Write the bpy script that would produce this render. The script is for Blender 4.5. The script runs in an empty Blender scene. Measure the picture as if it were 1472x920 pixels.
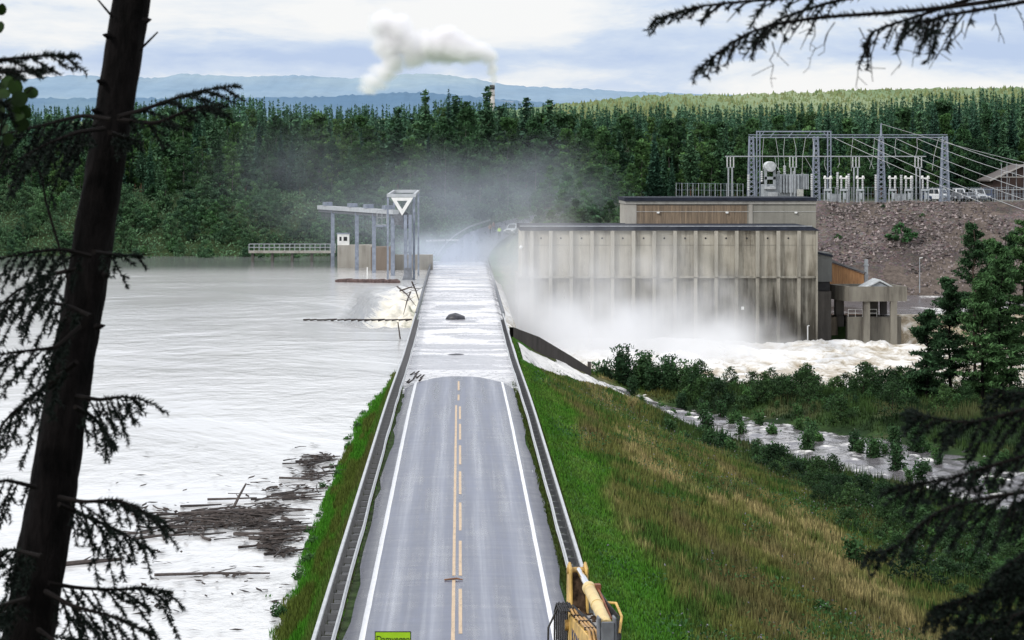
import bpy, math, random
import numpy as np
from mathutils import Vector, Matrix
R = math.radians
rng = np.random.default_rng(7)
random.seed(7)
SC = bpy.context.scene
COL = SC.collection
# ------------------------------------------------------------------ camera geometry (solved from the lane dashes and lines)
F, VX, VY, H = 3767.0, 660.5, 237.0, 15.24
def at(px, py, D):
    return ((px-VX)*D/F, D, H-(py-VY)*D/F)
def gx(px, D): return (px-VX)*D/F
def gz(py, D): return H-(py-VY)*D/F
cam_d = bpy.data.cameras.new('camera'); cam = bpy.data.objects.new('camera', cam_d); COL.objects.link(cam)
cam.location = (0, 0, H); cam.rotation_euler = (R(90), 0, 0)
cam_d.sensor_width = 36; cam_d.lens = F/1472*36
cam_d.shift_x = (736-VX)/1472; cam_d.shift_y = -(460-VY)/1472
cam_d.clip_start = 0.5; cam_d.clip_end = 40000
cam_d.dof.use_dof = True; cam_d.dof.focus_distance = 300; cam_d.dof.aperture_fstop = 9
SC.camera = cam
# ------------------------------------------------------------------ numpy noise
def _h(ix, iy, s):
    n = (ix.astype(np.int64)*374761393 + iy.astype(np.int64)*668265263 + s*1274126177) & 0x7fffffff
    n = ((n ^ (n >> 13))*1103515245 + 12345) & 0x7fffffff
    return ((n ^ (n >> 16)) & 0xffff)/65535.0
def vn(x, y, s=0):
    x = np.asarray(x, float); y = np.asarray(y, float)
    ix = np.floor(x); iy = np.floor(y); fx = x-ix; fy = y-iy
    fx = fx*fx*(3-2*fx); fy = fy*fy*(3-2*fy)
    a = _h(ix, iy, s); b = _h(ix+1, iy, s); c = _h(ix, iy+1, s); d = _h(ix+1, iy+1, s)
    return (a*(1-fx)+b*fx)*(1-fy)+(c*(1-fx)+d*fx)*fy
def fbm(x, y, s=0, o=4):
    t = 0; a = 1; n = 0
    for i in range(o):
        t = t+a*vn(np.asarray(x)*2**i+13.7*i, np.asarray(y)*2**i+7.1*i, s+i); n += a; a *= .5
    return t/n
def ss(a, b, x):
    t = np.clip((np.asarray(x, float)-a)/(b-a), 0, 1); return t*t*(3-2*t)
# ------------------------------------------------------------------ object helpers
def tag(o, label=None, cat=None, group=None, kind=None):
    if label: o['label'] = label
    if cat: o['category'] = cat
    if group: o['group'] = group
    if kind: o['kind'] = kind
    return o
def empty(name, loc=(0, 0, 0), rz=0, label=None, cat=None, group=None):
    o = bpy.data.objects.new(name, None); COL.objects.link(o)
    o.location = loc; o.rotation_euler = (0, 0, rz); o.empty_display_size = .3
    return tag(o, label, cat, group)
def link(name, me, m=None, parent=None):
    o = bpy.data.objects.new(name, me); COL.objects.link(o)
    if m is not None and not me.materials: me.materials.append(m)
    if parent is not None: o.parent = parent
    return o
def npmesh(name, V, Fc, col=None, smooth=False, uv=None):
    """V Nx3, Fc MxK with constant K; col Nx3 per point"""
    V = np.asarray(V, np.float32); Fc = np.asarray(Fc, np.int32)
    me = bpy.data.meshes.new(name)
    me.vertices.add(len(V)); me.vertices.foreach_set('co', V.ravel())
    k = Fc.shape[1]; n = len(Fc)
    me.loops.add(n*k); me.loops.foreach_set('vertex_index', Fc.ravel())
    me.polygons.add(n); me.polygons.foreach_set('loop_start', np.arange(0, n*k, k, dtype=np.int32))
    me.polygons.foreach_set('use_smooth', np.full(n, smooth))
    if col is not None:
        a = me.color_attributes.new('col', 'FLOAT_COLOR', 'POINT')
        c = np.ones((len(V), 4), np.float32); c[:, :3] = col
        a.data.foreach_set('color', c.ravel())
    me.update(calc_edges=True); me.validate()
    return me
def copy_tree(o, parent=None):
    c = o.copy(); COL.objects.link(c)
    if parent is not None: c.parent = parent
    for ch in list(o.children): copy_tree(ch, c)
    return c
class MB:
    def __init__(s): s.v = []; s.f = []
    def add(s, vs, fs):
        b = len(s.v); s.v += [tuple(v) for v in vs]; s.f += [tuple(i+b for i in f) for f in fs]; return s
    def box(s, c, d, rz=0, taper=1.0, rx=0, ry=0):
        hx, hy, hz = d[0]/2, d[1]/2, d[2]/2
        M = Matrix.Rotation(rz, 3, 'Z') @ Matrix.Rotation(ry, 3, 'Y') @ Matrix.Rotation(rx, 3, 'X')
        vs = []
        for z, t in ((-hz, 1), (hz, taper)):
            for x, y in ((-hx, -hy), (hx, -hy), (hx, hy), (-hx, hy)):
                vs.append(Vector(c)+M @ Vector((x*t, y*t, z)))
        return s.add(vs, [(3, 2, 1, 0), (4, 5, 6, 7), (0, 1, 5, 4), (1, 2, 6, 5), (2, 3, 7, 6), (3, 0, 4, 7)])
    def bb(s, a, b):
        return s.box([(a[i]+b[i])/2 for i in range(3)], [abs(b[i]-a[i]) for i in range(3)])
    def bar(s, a, b, w, h=None):
        h = h or w; a = Vector(a); b = Vector(b); d = (b-a)
        if d.length < 1e-6: return s
        d.normalize(); u = Vector((0, 0, 1)).cross(d)
        if u.length < 1e-3: u = Vector((1, 0, 0))
        u.normalize(); t = d.cross(u)
        vs = []
        for p in (a, b):
            for i, j in ((-1, -1), (1, -1), (1, 1), (-1, 1)): vs.append(p+u*i*w/2+t*j*h/2)
        return s.add(vs, [(3, 2, 1, 0), (4, 5, 6, 7), (0, 1, 5, 4), (1, 2, 6, 5), (2, 3, 7, 6), (3, 0, 4, 7)])
    def tube(s, pts, r, n=8, cap=True):
        pts = [Vector(p) for p in pts]
        rs = r if hasattr(r, '__len__') else [r]*len(pts)
        vs = []; fs = []; pu = None
        for i, p in enumerate(pts):
            d = (pts[min(i+1, len(pts)-1)]-pts[max(i-1, 0)]).normalized()
            if pu is None:
                u = d.cross(Vector((0, 0, 1)))
                if u.length < .05: u = d.cross(Vector((1, 0, 0)))
            else: u = pu-d*pu.dot(d)
            u.normalize(); pu = u; t = d.cross(u)
            for k in range(n):
                a = 2*math.pi*k/n; vs.append(p+(u*math.cos(a)+t*math.sin(a))*rs[i])
        for i in range(len(pts)-1):
            for k in range(n):
                fs.append((i*n+k, i*n+(k+1) % n, (i+1)*n+(k+1) % n, (i+1)*n+k))
        if cap: fs += [tuple(range(n-1, -1, -1)), tuple(range((len(pts)-1)*n, len(pts)*n))]
        return s.add(vs, fs)
    def lathe(s, c, prof, n=14):
        vs = []; fs = []
        for r, z in prof:
            for k in range(n):
                a = 2*math.pi*k/n; vs.append((c[0]+r*math.cos(a), c[1]+r*math.sin(a), c[2]+z))
        for i in range(len(prof)-1):
            for k in range(n): fs.append((i*n+k, i*n+(k+1) % n, (i+1)*n+(k+1) % n, (i+1)*n+k))
        fs += [tuple(range(n-1, -1, -1)), tuple(range((len(prof)-1)*n, len(prof)*n))]
        return s.add(vs, fs)
    def prism(s, poly, a, b, axis='x'):
        """polygon in the two other axes extruded from a to b along axis"""
        n = len(poly); vs = []
        for t in (a, b):
            for p, q in poly:
                vs.append({'x': (t, p, q), 'y': (p, t, q), 'z': (p, q, t)}[axis])
        fs = [tuple(range(n-1, -1, -1)), tuple(range(n, 2*n))]+[(i, (i+1) % n, n+(i+1) % n, n+i) for i in range(n)]
        return s.add(vs, fs)
    def build(s, name, m, parent=None, bevel=0, smooth=False, seg=1):
        me = bpy.data.meshes.new(name); me.from_pydata(s.v, [], s.f); me.update()
        import bmesh
        bm = bmesh.new(); bm.from_mesh(me); bmesh.ops.recalc_face_normals(bm, faces=bm.faces); bm.to_mesh(me); bm.free()
        if smooth:
            me.polygons.foreach_set('use_smooth', np.full(len(me.polygons), True))
        o = link(name, me, m, parent)
        if bevel:
            b = o.modifiers.new('bevel', 'BEVEL'); b.width = bevel; b.segments = seg; b.limit_method = 'ANGLE'
        return o
# ------------------------------------------------------------------ materials
def nt_new(name):
    m = bpy.data.materials.new(name); m.use_nodes = True; n = m.node_tree; n.nodes.clear()
    out = n.nodes.new('ShaderNodeOutputMaterial'); b = n.nodes.new('ShaderNodeBsdfPrincipled')
    n.links.new(b.outputs[0], out.inputs['Surface']); return m, n, b
class N:
    """tiny node-graph writer"""
    def __init__(s, t): s.t = t
    def mk(s, ty, ins=None, **kw):
        n = s.t.nodes.new(ty)
        for k, v in kw.items(): setattr(n, k, v)
        for k, v in (ins or {}).items():
            if isinstance(v, bpy.types.NodeSocket): s.t.links.new(v, n.inputs[k])
            else: n.inputs[k].default_value = v
        return n
    def math(s, op, a, b=0.0, clamp=False):
        return s.mk('ShaderNodeMath', {0: a, 1: b}, operation=op, use_clamp=clamp).outputs[0]
    def vmath(s, op, a, b=(0, 0, 0)):
        n = s.mk('ShaderNodeVectorMath', {0: a, 1: b}, operation=op)
        return n.outputs['Value'] if op in ('LENGTH', 'DISTANCE', 'DOT_PRODUCT') else n.outputs[0]
    def noise(s, vec, scale, detail=4, rough=.55, dist=0):
        return s.mk('ShaderNodeTexNoise', {'Vector': vec, 'Scale': scale, 'Detail': detail, 'Roughness': rough, 'Distortion': dist})
    def ramp(s, fac, stops):
        n = s.mk('ShaderNodeValToRGB', {0: fac}); e = n.color_ramp.elements
        while len(e) < len(stops): e.new(.5)
        for i, (p, c) in enumerate(stops):
            e[i].position = p; e[i].color = (c, c, c, 1) if not hasattr(c, '__len__') else (*c, 1)
        return n.outputs[0]
    def mix(s, fac, a, b, mode='MIX'):
        n = s.mk('ShaderNodeMix', data_type='RGBA', blend_type=mode)
        for k, v in ((0, fac), (6, a), (7, b)):
            if isinstance(v, bpy.types.NodeSocket): s.t.links.new(v, n.inputs[k])
            else: n.inputs[k].default_value = (*v, 1) if hasattr(v, '__len__') else v
        return n.outputs[2]
    def pos(s): return s.mk('ShaderNodeNewGeometry').outputs['Position']
    def obj(s): return s.mk('ShaderNodeTexCoord').outputs['Object']
    def scale(s, vec, sc): return s.vmath('MULTIPLY', vec, sc)
    def bump(s, h, dist=.02, st=1.0):
        return s.mk('ShaderNodeBump', {'Height': h, 'Distance': dist, 'Strength': st}).outputs[0]
    def L(s, a, b): s.t.links.new(a, b)
_mc = {}
def mat(name, c, rough=.6, metal=0, var=.15, scale=2.0, bump=0.0, spec=.5, stretch=(1, 1, 1)):
    if name in _mc: return _mc[name]
    m, t, b = nt_new(name); g = N(t)
    v = g.scale(g.obj(), stretch)
    n = g.noise(v, scale, 5).outputs[0]
    lo = tuple(x*(1-var*1.6) for x in c); hi = tuple(min(1, x*(1+var*1.6)) for x in c)
    g.L(g.ramp(n, [(.3, lo), (.7, hi)]), b.inputs['Base Color'])
    b.inputs['Roughness'].default_value = rough; b.inputs['Metallic'].default_value = metal
    b.inputs['Specular IOR Level'].default_value = spec
    if bump: g.L(g.bump(n, bump), b.inputs['Normal'])
    _mc[name] = m; return m
def leafmat(name, tint=(1, 1, 1), rv=.25, spec=.15, transl=.25, warm=(1.18, 1.0, .72)):
    if name in _mc: return _mc[name]
    m, t, b = nt_new(name); g = N(t)
    a = g.mk('ShaderNodeAttribute', attribute_name='col').outputs['Color']
    r = g.mk('ShaderNodeObjectInfo').outputs['Random']
    k = g.math('ADD', g.math('MULTIPLY', r, 2*rv), 1-rv)
    tn = g.mix(r, tuple(x for x in tint), tuple(x*y for x, y in zip(tint, warm)))
    c = g.mix(1.0, a, tn, 'MULTIPLY')
    cc = g.mk('ShaderNodeVectorMath', {0: c, 'Scale': k}, operation='SCALE').outputs[0]
    g.L(cc, b.inputs['Base Color']); b.inputs['Roughness'].default_value = .65
    b.inputs['Specular IOR Level'].default_value = spec
    if transl:
        tr = g.mk('ShaderNodeBsdfTranslucent', {'Color': cc}).outputs[0]
        ms = g.mk('ShaderNodeMixShader', {0: transl}); g.L(b.outputs[0], ms.inputs[1]); g.L(tr, ms.inputs[2])
        g.L(ms.outputs[0], t.nodes['Material Output'].inputs['Surface'])
    _mc[name] = m; return m
def concrete(name, c=(.30, .285, .25), dark=(.11, .10, .085), streak=1.0, z0=None, z1=None):
    if name in _mc: return _mc[name]
    m, t, b = nt_new(name); g = N(t); p = g.pos()
    n1 = g.noise(g.scale(p, (1.1, 1.1, .10)), 1.0, 6, .65).outputs[0]
    n2 = g.noise(g.scale(p, (.25, .25, .2)), 1.0, 5, .6).outputs[0]
    n3 = g.noise(p, 6.0, 5, .7).outputs[0]
    n1b = g.math('ADD', g.math('MULTIPLY', n1, 2.0), -.5)
    f = g.math('ADD', g.math('MULTIPLY', n1b, .5*streak), g.math('MULTIPLY', n2, .65))
    if z0 is not None:
        sz = g.mk('ShaderNodeSeparateXYZ', {0: p})
        mr = g.mk('ShaderNodeMapRange', {0: sz.outputs[2], 1: z0, 2: z1, 3: .22, 4: -.10}).outputs[0]
        f = g.math('ADD', f, mr)
        mx = g.mk('ShaderNodeMapRange', {0: sz.outputs[0], 1: 24.0, 2: 40.0, 3: -.05, 4: .14}).outputs[0]
        f = g.math('ADD', f, mx)
    col = g.ramp(f, [(.42, c), (.60, tuple(x*.72+y*.28 for x, y in zip(c, dark))), (.86, dark)])
    col = g.mix(g.math('MULTIPLY', n3, .35), col, tuple(x*1.5 for x in c), 'MULTIPLY')
    g.L(col, b.inputs['Base Color']); b.inputs['Roughness'].default_value = .85
    b.inputs['Specular IOR Level'].default_value = .25
    g.L(g.bump(g.math('ADD', n3, n1), .05, .5), b.inputs['Normal'])
    _mc[name] = m; return m
STEEL = mat('galvanised_steel', (.36, .38, .40), .45, .4, .12, 3)
STEEL_D = mat('weathered_steel', (.16, .17, .19), .55, .3, .2, 3)
WHITEP = mat('white_paint', (.72, .72, .70), .5, 0, .06, 2)
PORC = mat('porcelain_insulator', (.42, .43, .44), .3, 0, .1, 2)
GREYEQ = mat('grey_equipment_paint', (.36, .39, .41), .5, 0, .12, 1.5)
BLACK = mat('black_rubber', (.018, .018, .02), .6, 0, .2, 6)
DARK = mat('dark_opening', (.02, .02, .022), .9, 0, .2, 2)
GLASS = mat('dark_glass', (.03, .035, .04), .08, 0, .1, 1)
CONC = concrete('concrete_light', (.42, .40, .36), (.20, .18, .155))
CONC_W = concrete('concrete_wall', (.43, .405, .345), (.12, .105, .08), 1.1, -9, 3)
CONC_D = concrete('concrete_dark', (.13, .12, .11), (.05, .046, .042))
ROOF = mat('roof_felt', (.022, .026, .038), .8, 0, .2, 1, 0, .15)
BARK = mat('bark', (.045, .032, .024), .9, 0, .35, 6, .01, .2, (1, 1, .25))
BARKD = mat('bark_dark', (.0045, .0036, .0036), .95, 0, .5, 14, .05, .1, (1, 1, .3))  # near-black bark: foreground shade is put into the base colour
# ------------------------------------------------------------------ world and sun
w = bpy.data.worlds.new('World'); SC.world = w; w.use_nodes = True
t = w.node_tree; t.nodes.clear(); g = N(t)
SUN_EL, SUN_AZ = 38.0, -128.0        # azimuth from +Y, clockwise positive: the sun stands behind and left of the camera
sky = g.mk('ShaderNodeTexSky', sky_type='NISHITA', sun_disc=False, sun_elevation=R(SUN_EL), sun_rotation=R(SUN_AZ))
d = g.mk('ShaderNodeTexCoord').outputs['Generated']
sp = g.mk('ShaderNodeSeparateXYZ', {0: d}); zz = sp.outputs[2]
n1 = g.noise(g.vmath('ADD', g.scale(d, (8, 8, 34)), (3.1, 0, 1.7)), 1.0, 7, .58, .35).outputs[0]
n2 = g.noise(g.scale(d, (26, 26, 80)), 1.0, 6, .6, .4).outputs[0]
low = g.math('ADD', g.math('MULTIPLY', n1, .8), g.math('MULTIPLY', n2, .28))
# grey-blue bank lying about 2.3 degrees up, bright cloud under it
band = g.math('ABSOLUTE', g.math('DIVIDE', g.math('SUBTRACT', zz, .0415), .011))
band = g.math('SUBTRACT', 1.0, band, True)
low = g.math('SUBTRACT', low, g.math('MULTIPLY', band, .16))
cl = g.ramp(low, [(.33, (.52, .64, .88)), (.43, (.66, .76, .93)), (.50, (.86, .90, .96)), (.58, (.985, .985, .99))])
n3 = g.noise(g.scale(d, (3, 3, 6)), 1.0, 6, .55, .3).outputs[0]
hi = g.ramp(n3, [(.30, (.75, .85, 1.05)), (.50, (1.25, 1.28, 1.33)), (.7, (1.75, 1.75, 1.75))])
up = g.mk('ShaderNodeMapRange', {0: zz, 1: .07, 2: .16}).outputs[0]
cloud = g.mix(up, cl, hi)
cloud10 = g.mk('ShaderNodeVectorMath', {0: cloud, 'Scale': 10.0}, operation='SCALE').outputs[0]
c = g.mix(.90, sky.outputs[0], cloud10)
bg = g.mk('ShaderNodeBackground', {'Color': c, 'Strength': .1})
g.L(bg.outputs[0], g.mk('ShaderNodeOutputWorld').inputs[0])
ld = bpy.data.lights.new('sun', 'SUN'); ld.energy = 2.0; ld.angle = R(10); ld.color = (1, .97, .92)
lo = bpy.data.objects.new('sun', ld); COL.objects.link(lo)
sdir = Vector((math.sin(R(SUN_AZ))*math.cos(R(SUN_EL)), math.cos(R(SUN_AZ))*math.cos(R(SUN_EL)), math.sin(R(SUN_EL))))
lo.rotation_euler = sdir.to_track_quat('Z', 'Y').to_euler(); lo.location = (-40, -40, 80)
SC.view_settings.view_transform = 'Standard'; SC.view_settings.look = 'None'; SC.view_settings.exposure = 0
cy = SC.cycles
cy.use_denoising = True; cy.max_bounces = 12; cy.diffuse_bounces = 2; cy.glossy_bounces = 2; cy.transmission_bounces = 3
cy.transparent_max_bounces = 4; cy.volume_bounces = 10; cy.volume_step_rate = 2.0; cy.volume_max_steps = 128
cy.sample_clamp_indirect = 4
# ------------------------------------------------------------------ terrain functions
LAKE, TAIL, POOL, STREAM = -.45, -8.9, -4.9, -8.35
def road_z(y):
    return np.interp(y, [55, 150, 163, 206, 420, 426, 434, 444, 460, 485, 520], [0, 0, -.06, -.62, -.62, -.3, 1.6, 3.7, 5.6, 7.3, 8.2])
def road_cx(y):
    return np.interp(y, [0, 418, 426, 434, 446, 465, 490, 520], [0, 0, .5, 1.8, 5.5, 14, 28, 46])
def toe(y):
    return np.interp(y, [40, 60, 130, 170, 200, 220, 232, 246, 260, 300], [70, 60, 45, 36.6, 27, 21.5, 21, 22, 22, 22])
def shore_y(x):
    return np.interp(x, [5, 8, 15, 25, 45, 70, 110], [262, 266, 273, 275, 271, 261, 249])
LOX = np.array([5.2, 6.9, 9.2, 12, 14.4, 16.6, 19.1, 22.0, 25.0, 28.6, 33.6, 38.4, 47]); LOY = np.array([216, 225, 236, 245, 250, 248, 243.5, 235, 222.5, 206.5, 194, 175, 146])
UPX = np.array([5.2, 7.3, 10.3, 12.9, 14.8, 17.3, 19.8, 23.1, 26.7, 32.2, 40.2, 44.6, 60]); UPY = np.array([243, 249, 256.3, 262, 266, 268, 262.5, 256.6, 252, 239.7, 227.8, 205, 165])
_px = np.concatenate([LOX, UPX[::-1]]); _py = np.concatenate([LOY, UPY[::-1]])
def stream_d(x, y):
    """1 on the bank line of the overflow stream, under 1 in the water"""
    x = np.asarray(x, float); y = np.asarray(y, float); d = np.full(x.shape, 9e9); ins = np.zeros(x.shape, bool)
    for k in range(len(_px)):
        ax, ay, bx, by = _px[k], _py[k], _px[k-1], _py[k-1]; l2 = (bx-ax)**2+(by-ay)**2
        tt = np.clip(((x-ax)*(bx-ax)+(y-ay)*(by-ay))/l2, 0, 1); d = np.minimum(d, np.hypot(x-(ax+tt*(bx-ax)), y-(ay+tt*(by-ay))))
        if ay != by: ins ^= ((ay > y) != (by > y)) & (x < (bx-ax)*(y-ay)/(by-ay)+ax)
    return 1-np.where(ins, d, -d)/2.5
def hill(y, x=0):
    return np.interp(y, [-60, 0, 20, 42, 50, 57, 60], [13.6, 13.3, 9.8, 5.0, 3.0, .5, 0])
def height(x, y):
    x = np.asarray(x, float); y = np.asarray(y, float)
    rz = road_z(y); n = fbm(x*.12, y*.12, 3, 4)-.5; bowl = ss(212, 222, y)
    # crest and left embankment
    z = rz-.07-.10*ss(4.75, 4.4, np.abs(x))+0*x
    dl = np.clip(-4.75-x, 0, 40)
    z = np.where(x < -4.75, rz*.9-.10-dl*.30+np.clip(dl-1.6, 0, 99)*-.35+n*.25*ss(0, 1, dl), z)
    z = np.where((x < -4.6), z-4.2*bowl*ss(-4.5, -5.0, x), z)
    z = np.maximum(z, np.where(x < -4.75, -6, -99))
    # right slope down to the toe
    T = toe(y); s = np.clip((x-4.9)/(T-4.9), 0, 1)
    zr = rz*(1-s)-.10-8.25*(1-(1-s)**1.5)+n*.9*ss(.05, .3, s)*(1-ss(.9, 1, s))
    zr = np.where(x > T, -8.45+n*.5, zr)
    isl = ss(0, 4, y-(shore_y(x)-26)+(x-20)*.9)*ss(14, 22, x)
    zr = zr+isl*.9*(x > 12)*ss(1.0, 2.6, stream_d(x, y))
    zr = zr-.35*(1-ss(.8, 1.25, stream_d(x, y)))*ss(5.5, 7, x)
    sh = shore_y(x)
    zr = np.where(y > sh-5, np.minimum(zr, zr*(1-ss(-5, 1.5, y-sh))+(-12)*ss(-5, 1.5, y-sh)), zr)
    zr = np.where((y > 262), np.where(x < 12, np.where(x > 4.9, np.minimum(zr, -7.4), zr), zr), zr)
    z = np.where(x > 4.9, zr, z)
    # hill of the viewpoint
    hl = hill(y)+n*.5*ss(60, 50, y)
    pad = ss(0, 1.5, x+1)*ss(9.5, 7.5, x)*ss(40, 44, y)
    hl = hl*(1-pad)+.25*pad
    z = np.where(y < 60, np.maximum(hl, np.where(np.abs(x) < 5, rz-.18, np.minimum(z, 0)*ss(30, 60, y))), z)
    # far side, from 350 m
    far = ss(430, 446, y+np.clip(x+15, -60, 30)*0)                       # left: shore bank
    bank = -2.6+12.0*ss(432, 505, y)+n*2.5*ss(445, 470, y)
    plate = 8.7+n*.6
    rb = np.where(x > 47, np.where(y < 352, -12.0, np.where(y < 404, -6.5, -5.2+14.0*np.clip((y-404)/26, 0, 1))), -1.0+9.7*ss(366, 425, y))
    k = ss(7, 22, x)
    mid = np.where(y > 378, road_z(y)-.4+n*1.0*ss(5, 9, np.abs(x-road_cx(y))), z)
    lk = ss(-6, -16, x-road_cx(y))
    fz = np.where(y > 378, mid*(1-lk)+lk*np.where(y > 425, bank, -3.0), z)
    fz = np.where((x > 7) & (y > 344), fz*(1-k)+k*rb, fz)
    fz = np.where(y > 430, (bank*(1-ss(-8, 6, x-road_cx(y)))+ss(-8, 6, x-road_cx(y))*np.minimum(plate, np.maximum(road_z(y)-.3, -9)+ss(4, 16, np.abs(x-road_cx(y)))*9)), fz)
    z = np.where(y > 344, fz, z)
    z = np.where(y > 520, z*(1-ss(520, 600, y))+ss(520, 600, y)*(9+3*(fbm(x*.01, y*.01, 9)-.5)), z)
    return z
def dark_s(y): return np.interp(y, [85, 108, 137, 156, 186, 230, 260], [.34, .37, .45, .47, .56, .72, .9])
def slope_col(x, y):
    """colour of the vegetation of the downstream slope, the island and the banks"""
    x = np.asarray(x, float); y = np.asarray(y, float)
    T = toe(y); s = np.clip((x-4.9)/(T-4.9), 0, 1.3)
    a = fbm(s*15+.8*fbm(x*.3, y*.3, 22, 3), y*.045, 21, 6); b = fbm(x*1.1, y*.5, 31, 5); c2 = fbm(x*.6, y*.35, 41, 4); e = fbm(s*20+4+.8*fbm(x*.3, y*.3, 52, 3), y*.05, 51, 6)
    ol = np.array([.122, .145, .052]); dr = np.array([.30, .275, .15]); br = np.array([.130, .112, .068]); dk = np.array([.028, .066, .022]); gr = np.array([.050, .112, .026])
    def mx(p, q, k): return p*(1-k[..., None])+q*k[..., None]
    c = np.zeros(x.shape+(3,))+ol
    c = mx(c, gr, ss(.47, .62, c2))
    c = mx(c, br, ss(.56, .68, e)*.6)
    c = mx(c, dr, ss(.50, .66, a)*(.15+.85*ss(.42, .58, b))*(1-ss(.62, .8, s)))
    c = mx(c, dk, np.clip(ss(-.10, .12, s-dark_s(y)+.30*(b-.5)+.2*(c2-.5)), 0, 1)*.85)
    strip = 1-ss(6.9, 7.9, x-2.2*(fbm(y*.08, y*0, 61)-.5)+(y-150)*.004)
    c = mx(c, np.array([.056, .185, .022]), strip*(.75+.25*c2))
    isc = mx(mx(np.zeros(x.shape+(3,))+np.array([.040, .078, .022]), np.array([.085, .100, .042]), ss(.48, .62, fbm(x*.22, y*.13, 62, 4))), np.array([.022, .045, .016]), ss(.5, .62, fbm(x*.35, y*.2, 63, 4)))
    c = c*(1-ss(1.0, 1.1, s))[..., None]+isc*ss(1.0, 1.1, s)[..., None]
    lf = ss(-4.0, -4.6, x)*(y < 215)
    lc = mx(mx(np.zeros(x.shape+(3,))+np.array([.042, .165, .014]), np.array([.070, .105, .022]), ss(.5, .65, fbm(x*1.3, y*.12, 71))), np.array([.075, .085, .032]), ss(-5.2, -4.8, x)*.6)
    c = mx(c, lc, lf)
    v = ((x > 3.5) & (x < 4.8)).astype(float)
    c = mx(c, np.array([.045, .055, .018]), v*.8)
    c = mx(c, np.array([.055, .052, .040]), ((np.abs(x+4.26) < .30) | (np.abs(x-4.28) < .26))*(y < 262)*.85)
    return c
# ------------------------------------------------------------------ ground sheet
xs = np.unique(np.concatenate([np.arange(-330, -30, 12), np.arange(-30, -8, 2), np.arange(-8, -4, .28), np.arange(-4, 5, 1), np.arange(4.6, 12, .5), np.arange(12, 70, 1.1), np.arange(70, 130, 4), np.arange(130, 420, 14)]))
ys = np.unique(np.concatenate([np.arange(-60, 40, 5), np.arange(40, 64, 1.5), np.arange(64, 300, 1.5), np.arange(300, 400, 4), np.arange(400, 520, 2.5), np.arange(520, 900, 12)]))
def grid(xs, ys, zf):
    X, Y = np.meshgrid(xs, ys); Z = zf(X, Y)
    V = np.stack([X, Y, Z], -1).reshape(-1, 3); nx = len(xs); ny = len(ys)
    i = (np.arange(ny-1)[:, None]*nx+np.arange(nx-1)[None]).ravel()
    return V, np.stack([i, i+1, i+nx+1, i+nx], -1)
V, Fc = grid(xs, ys, height)
gc = slope_col(V[:, 0], V[:, 1])*.8
yy = V[:, 1]; xx = V[:, 0]
fl = ss(430, 440, yy); gc = gc*(1-fl[:, None])+np.array([.035, .055, .02])*fl[:, None]
pl = ss(20, 40, xx)*ss(425, 432, yy)*(1-ss(478, 488, yy)); gc = gc*(1-pl[:, None])+np.array([.13, .12, .10])*pl[:, None]
rk = ss(47, 48, xx)*ss(400, 404, yy)*(1-ss(430, 434, yy)); gc = gc*(1-rk[:, None])+np.array([.13, .105, .09])*rk[:, None]
hc = ss(60, 54, yy); gc = gc*(1-hc[:, None])+np.array([.04, .06, .02])*hc[:, None]
def ground_mat():
    m, t, b = nt_new('ground_soil'); g = N(t); p = g.pos()
    a = g.mk('ShaderNodeAttribute', attribute_name='col').outputs['Color']
    n = g.noise(p, 1.6, 7, .7).outputs[0]; n2 = g.noise(p, .35, 4).outputs[0]
    k = g.ramp(n, [(.3, .45), (.7, 1.35)])
    c = g.mix(1.0, a, k, 'MULTIPLY'); c = g.mix(1.0, c, g.ramp(n2, [(.3, .75), (.7, 1.2)]), 'MULTIPLY')
    g.L(c, b.inputs['Base Color']); b.inputs['Roughness'].default_value = .95; b.inputs['Specular IOR Level'].default_value = .1
    g.L(g.bump(n, .25, .8), b.inputs['Normal']); return m
o = link('ground', npmesh('ground', V, Fc, gc, True), ground_mat()); tag(o, kind='structure')
# far ground and hills ------------------------------------------------------
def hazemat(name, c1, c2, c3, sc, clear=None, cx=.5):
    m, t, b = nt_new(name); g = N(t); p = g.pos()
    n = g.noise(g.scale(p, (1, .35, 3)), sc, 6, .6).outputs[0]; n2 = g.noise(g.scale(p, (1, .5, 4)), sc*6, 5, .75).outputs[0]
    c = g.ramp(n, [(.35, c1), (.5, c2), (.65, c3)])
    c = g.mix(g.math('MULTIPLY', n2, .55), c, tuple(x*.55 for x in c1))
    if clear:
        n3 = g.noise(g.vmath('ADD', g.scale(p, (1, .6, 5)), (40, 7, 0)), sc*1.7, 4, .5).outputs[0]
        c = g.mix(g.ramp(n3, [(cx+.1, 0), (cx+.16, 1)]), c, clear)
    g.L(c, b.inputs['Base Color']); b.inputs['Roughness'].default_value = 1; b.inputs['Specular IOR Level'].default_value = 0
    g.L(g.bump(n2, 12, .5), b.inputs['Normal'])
    return m
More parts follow.
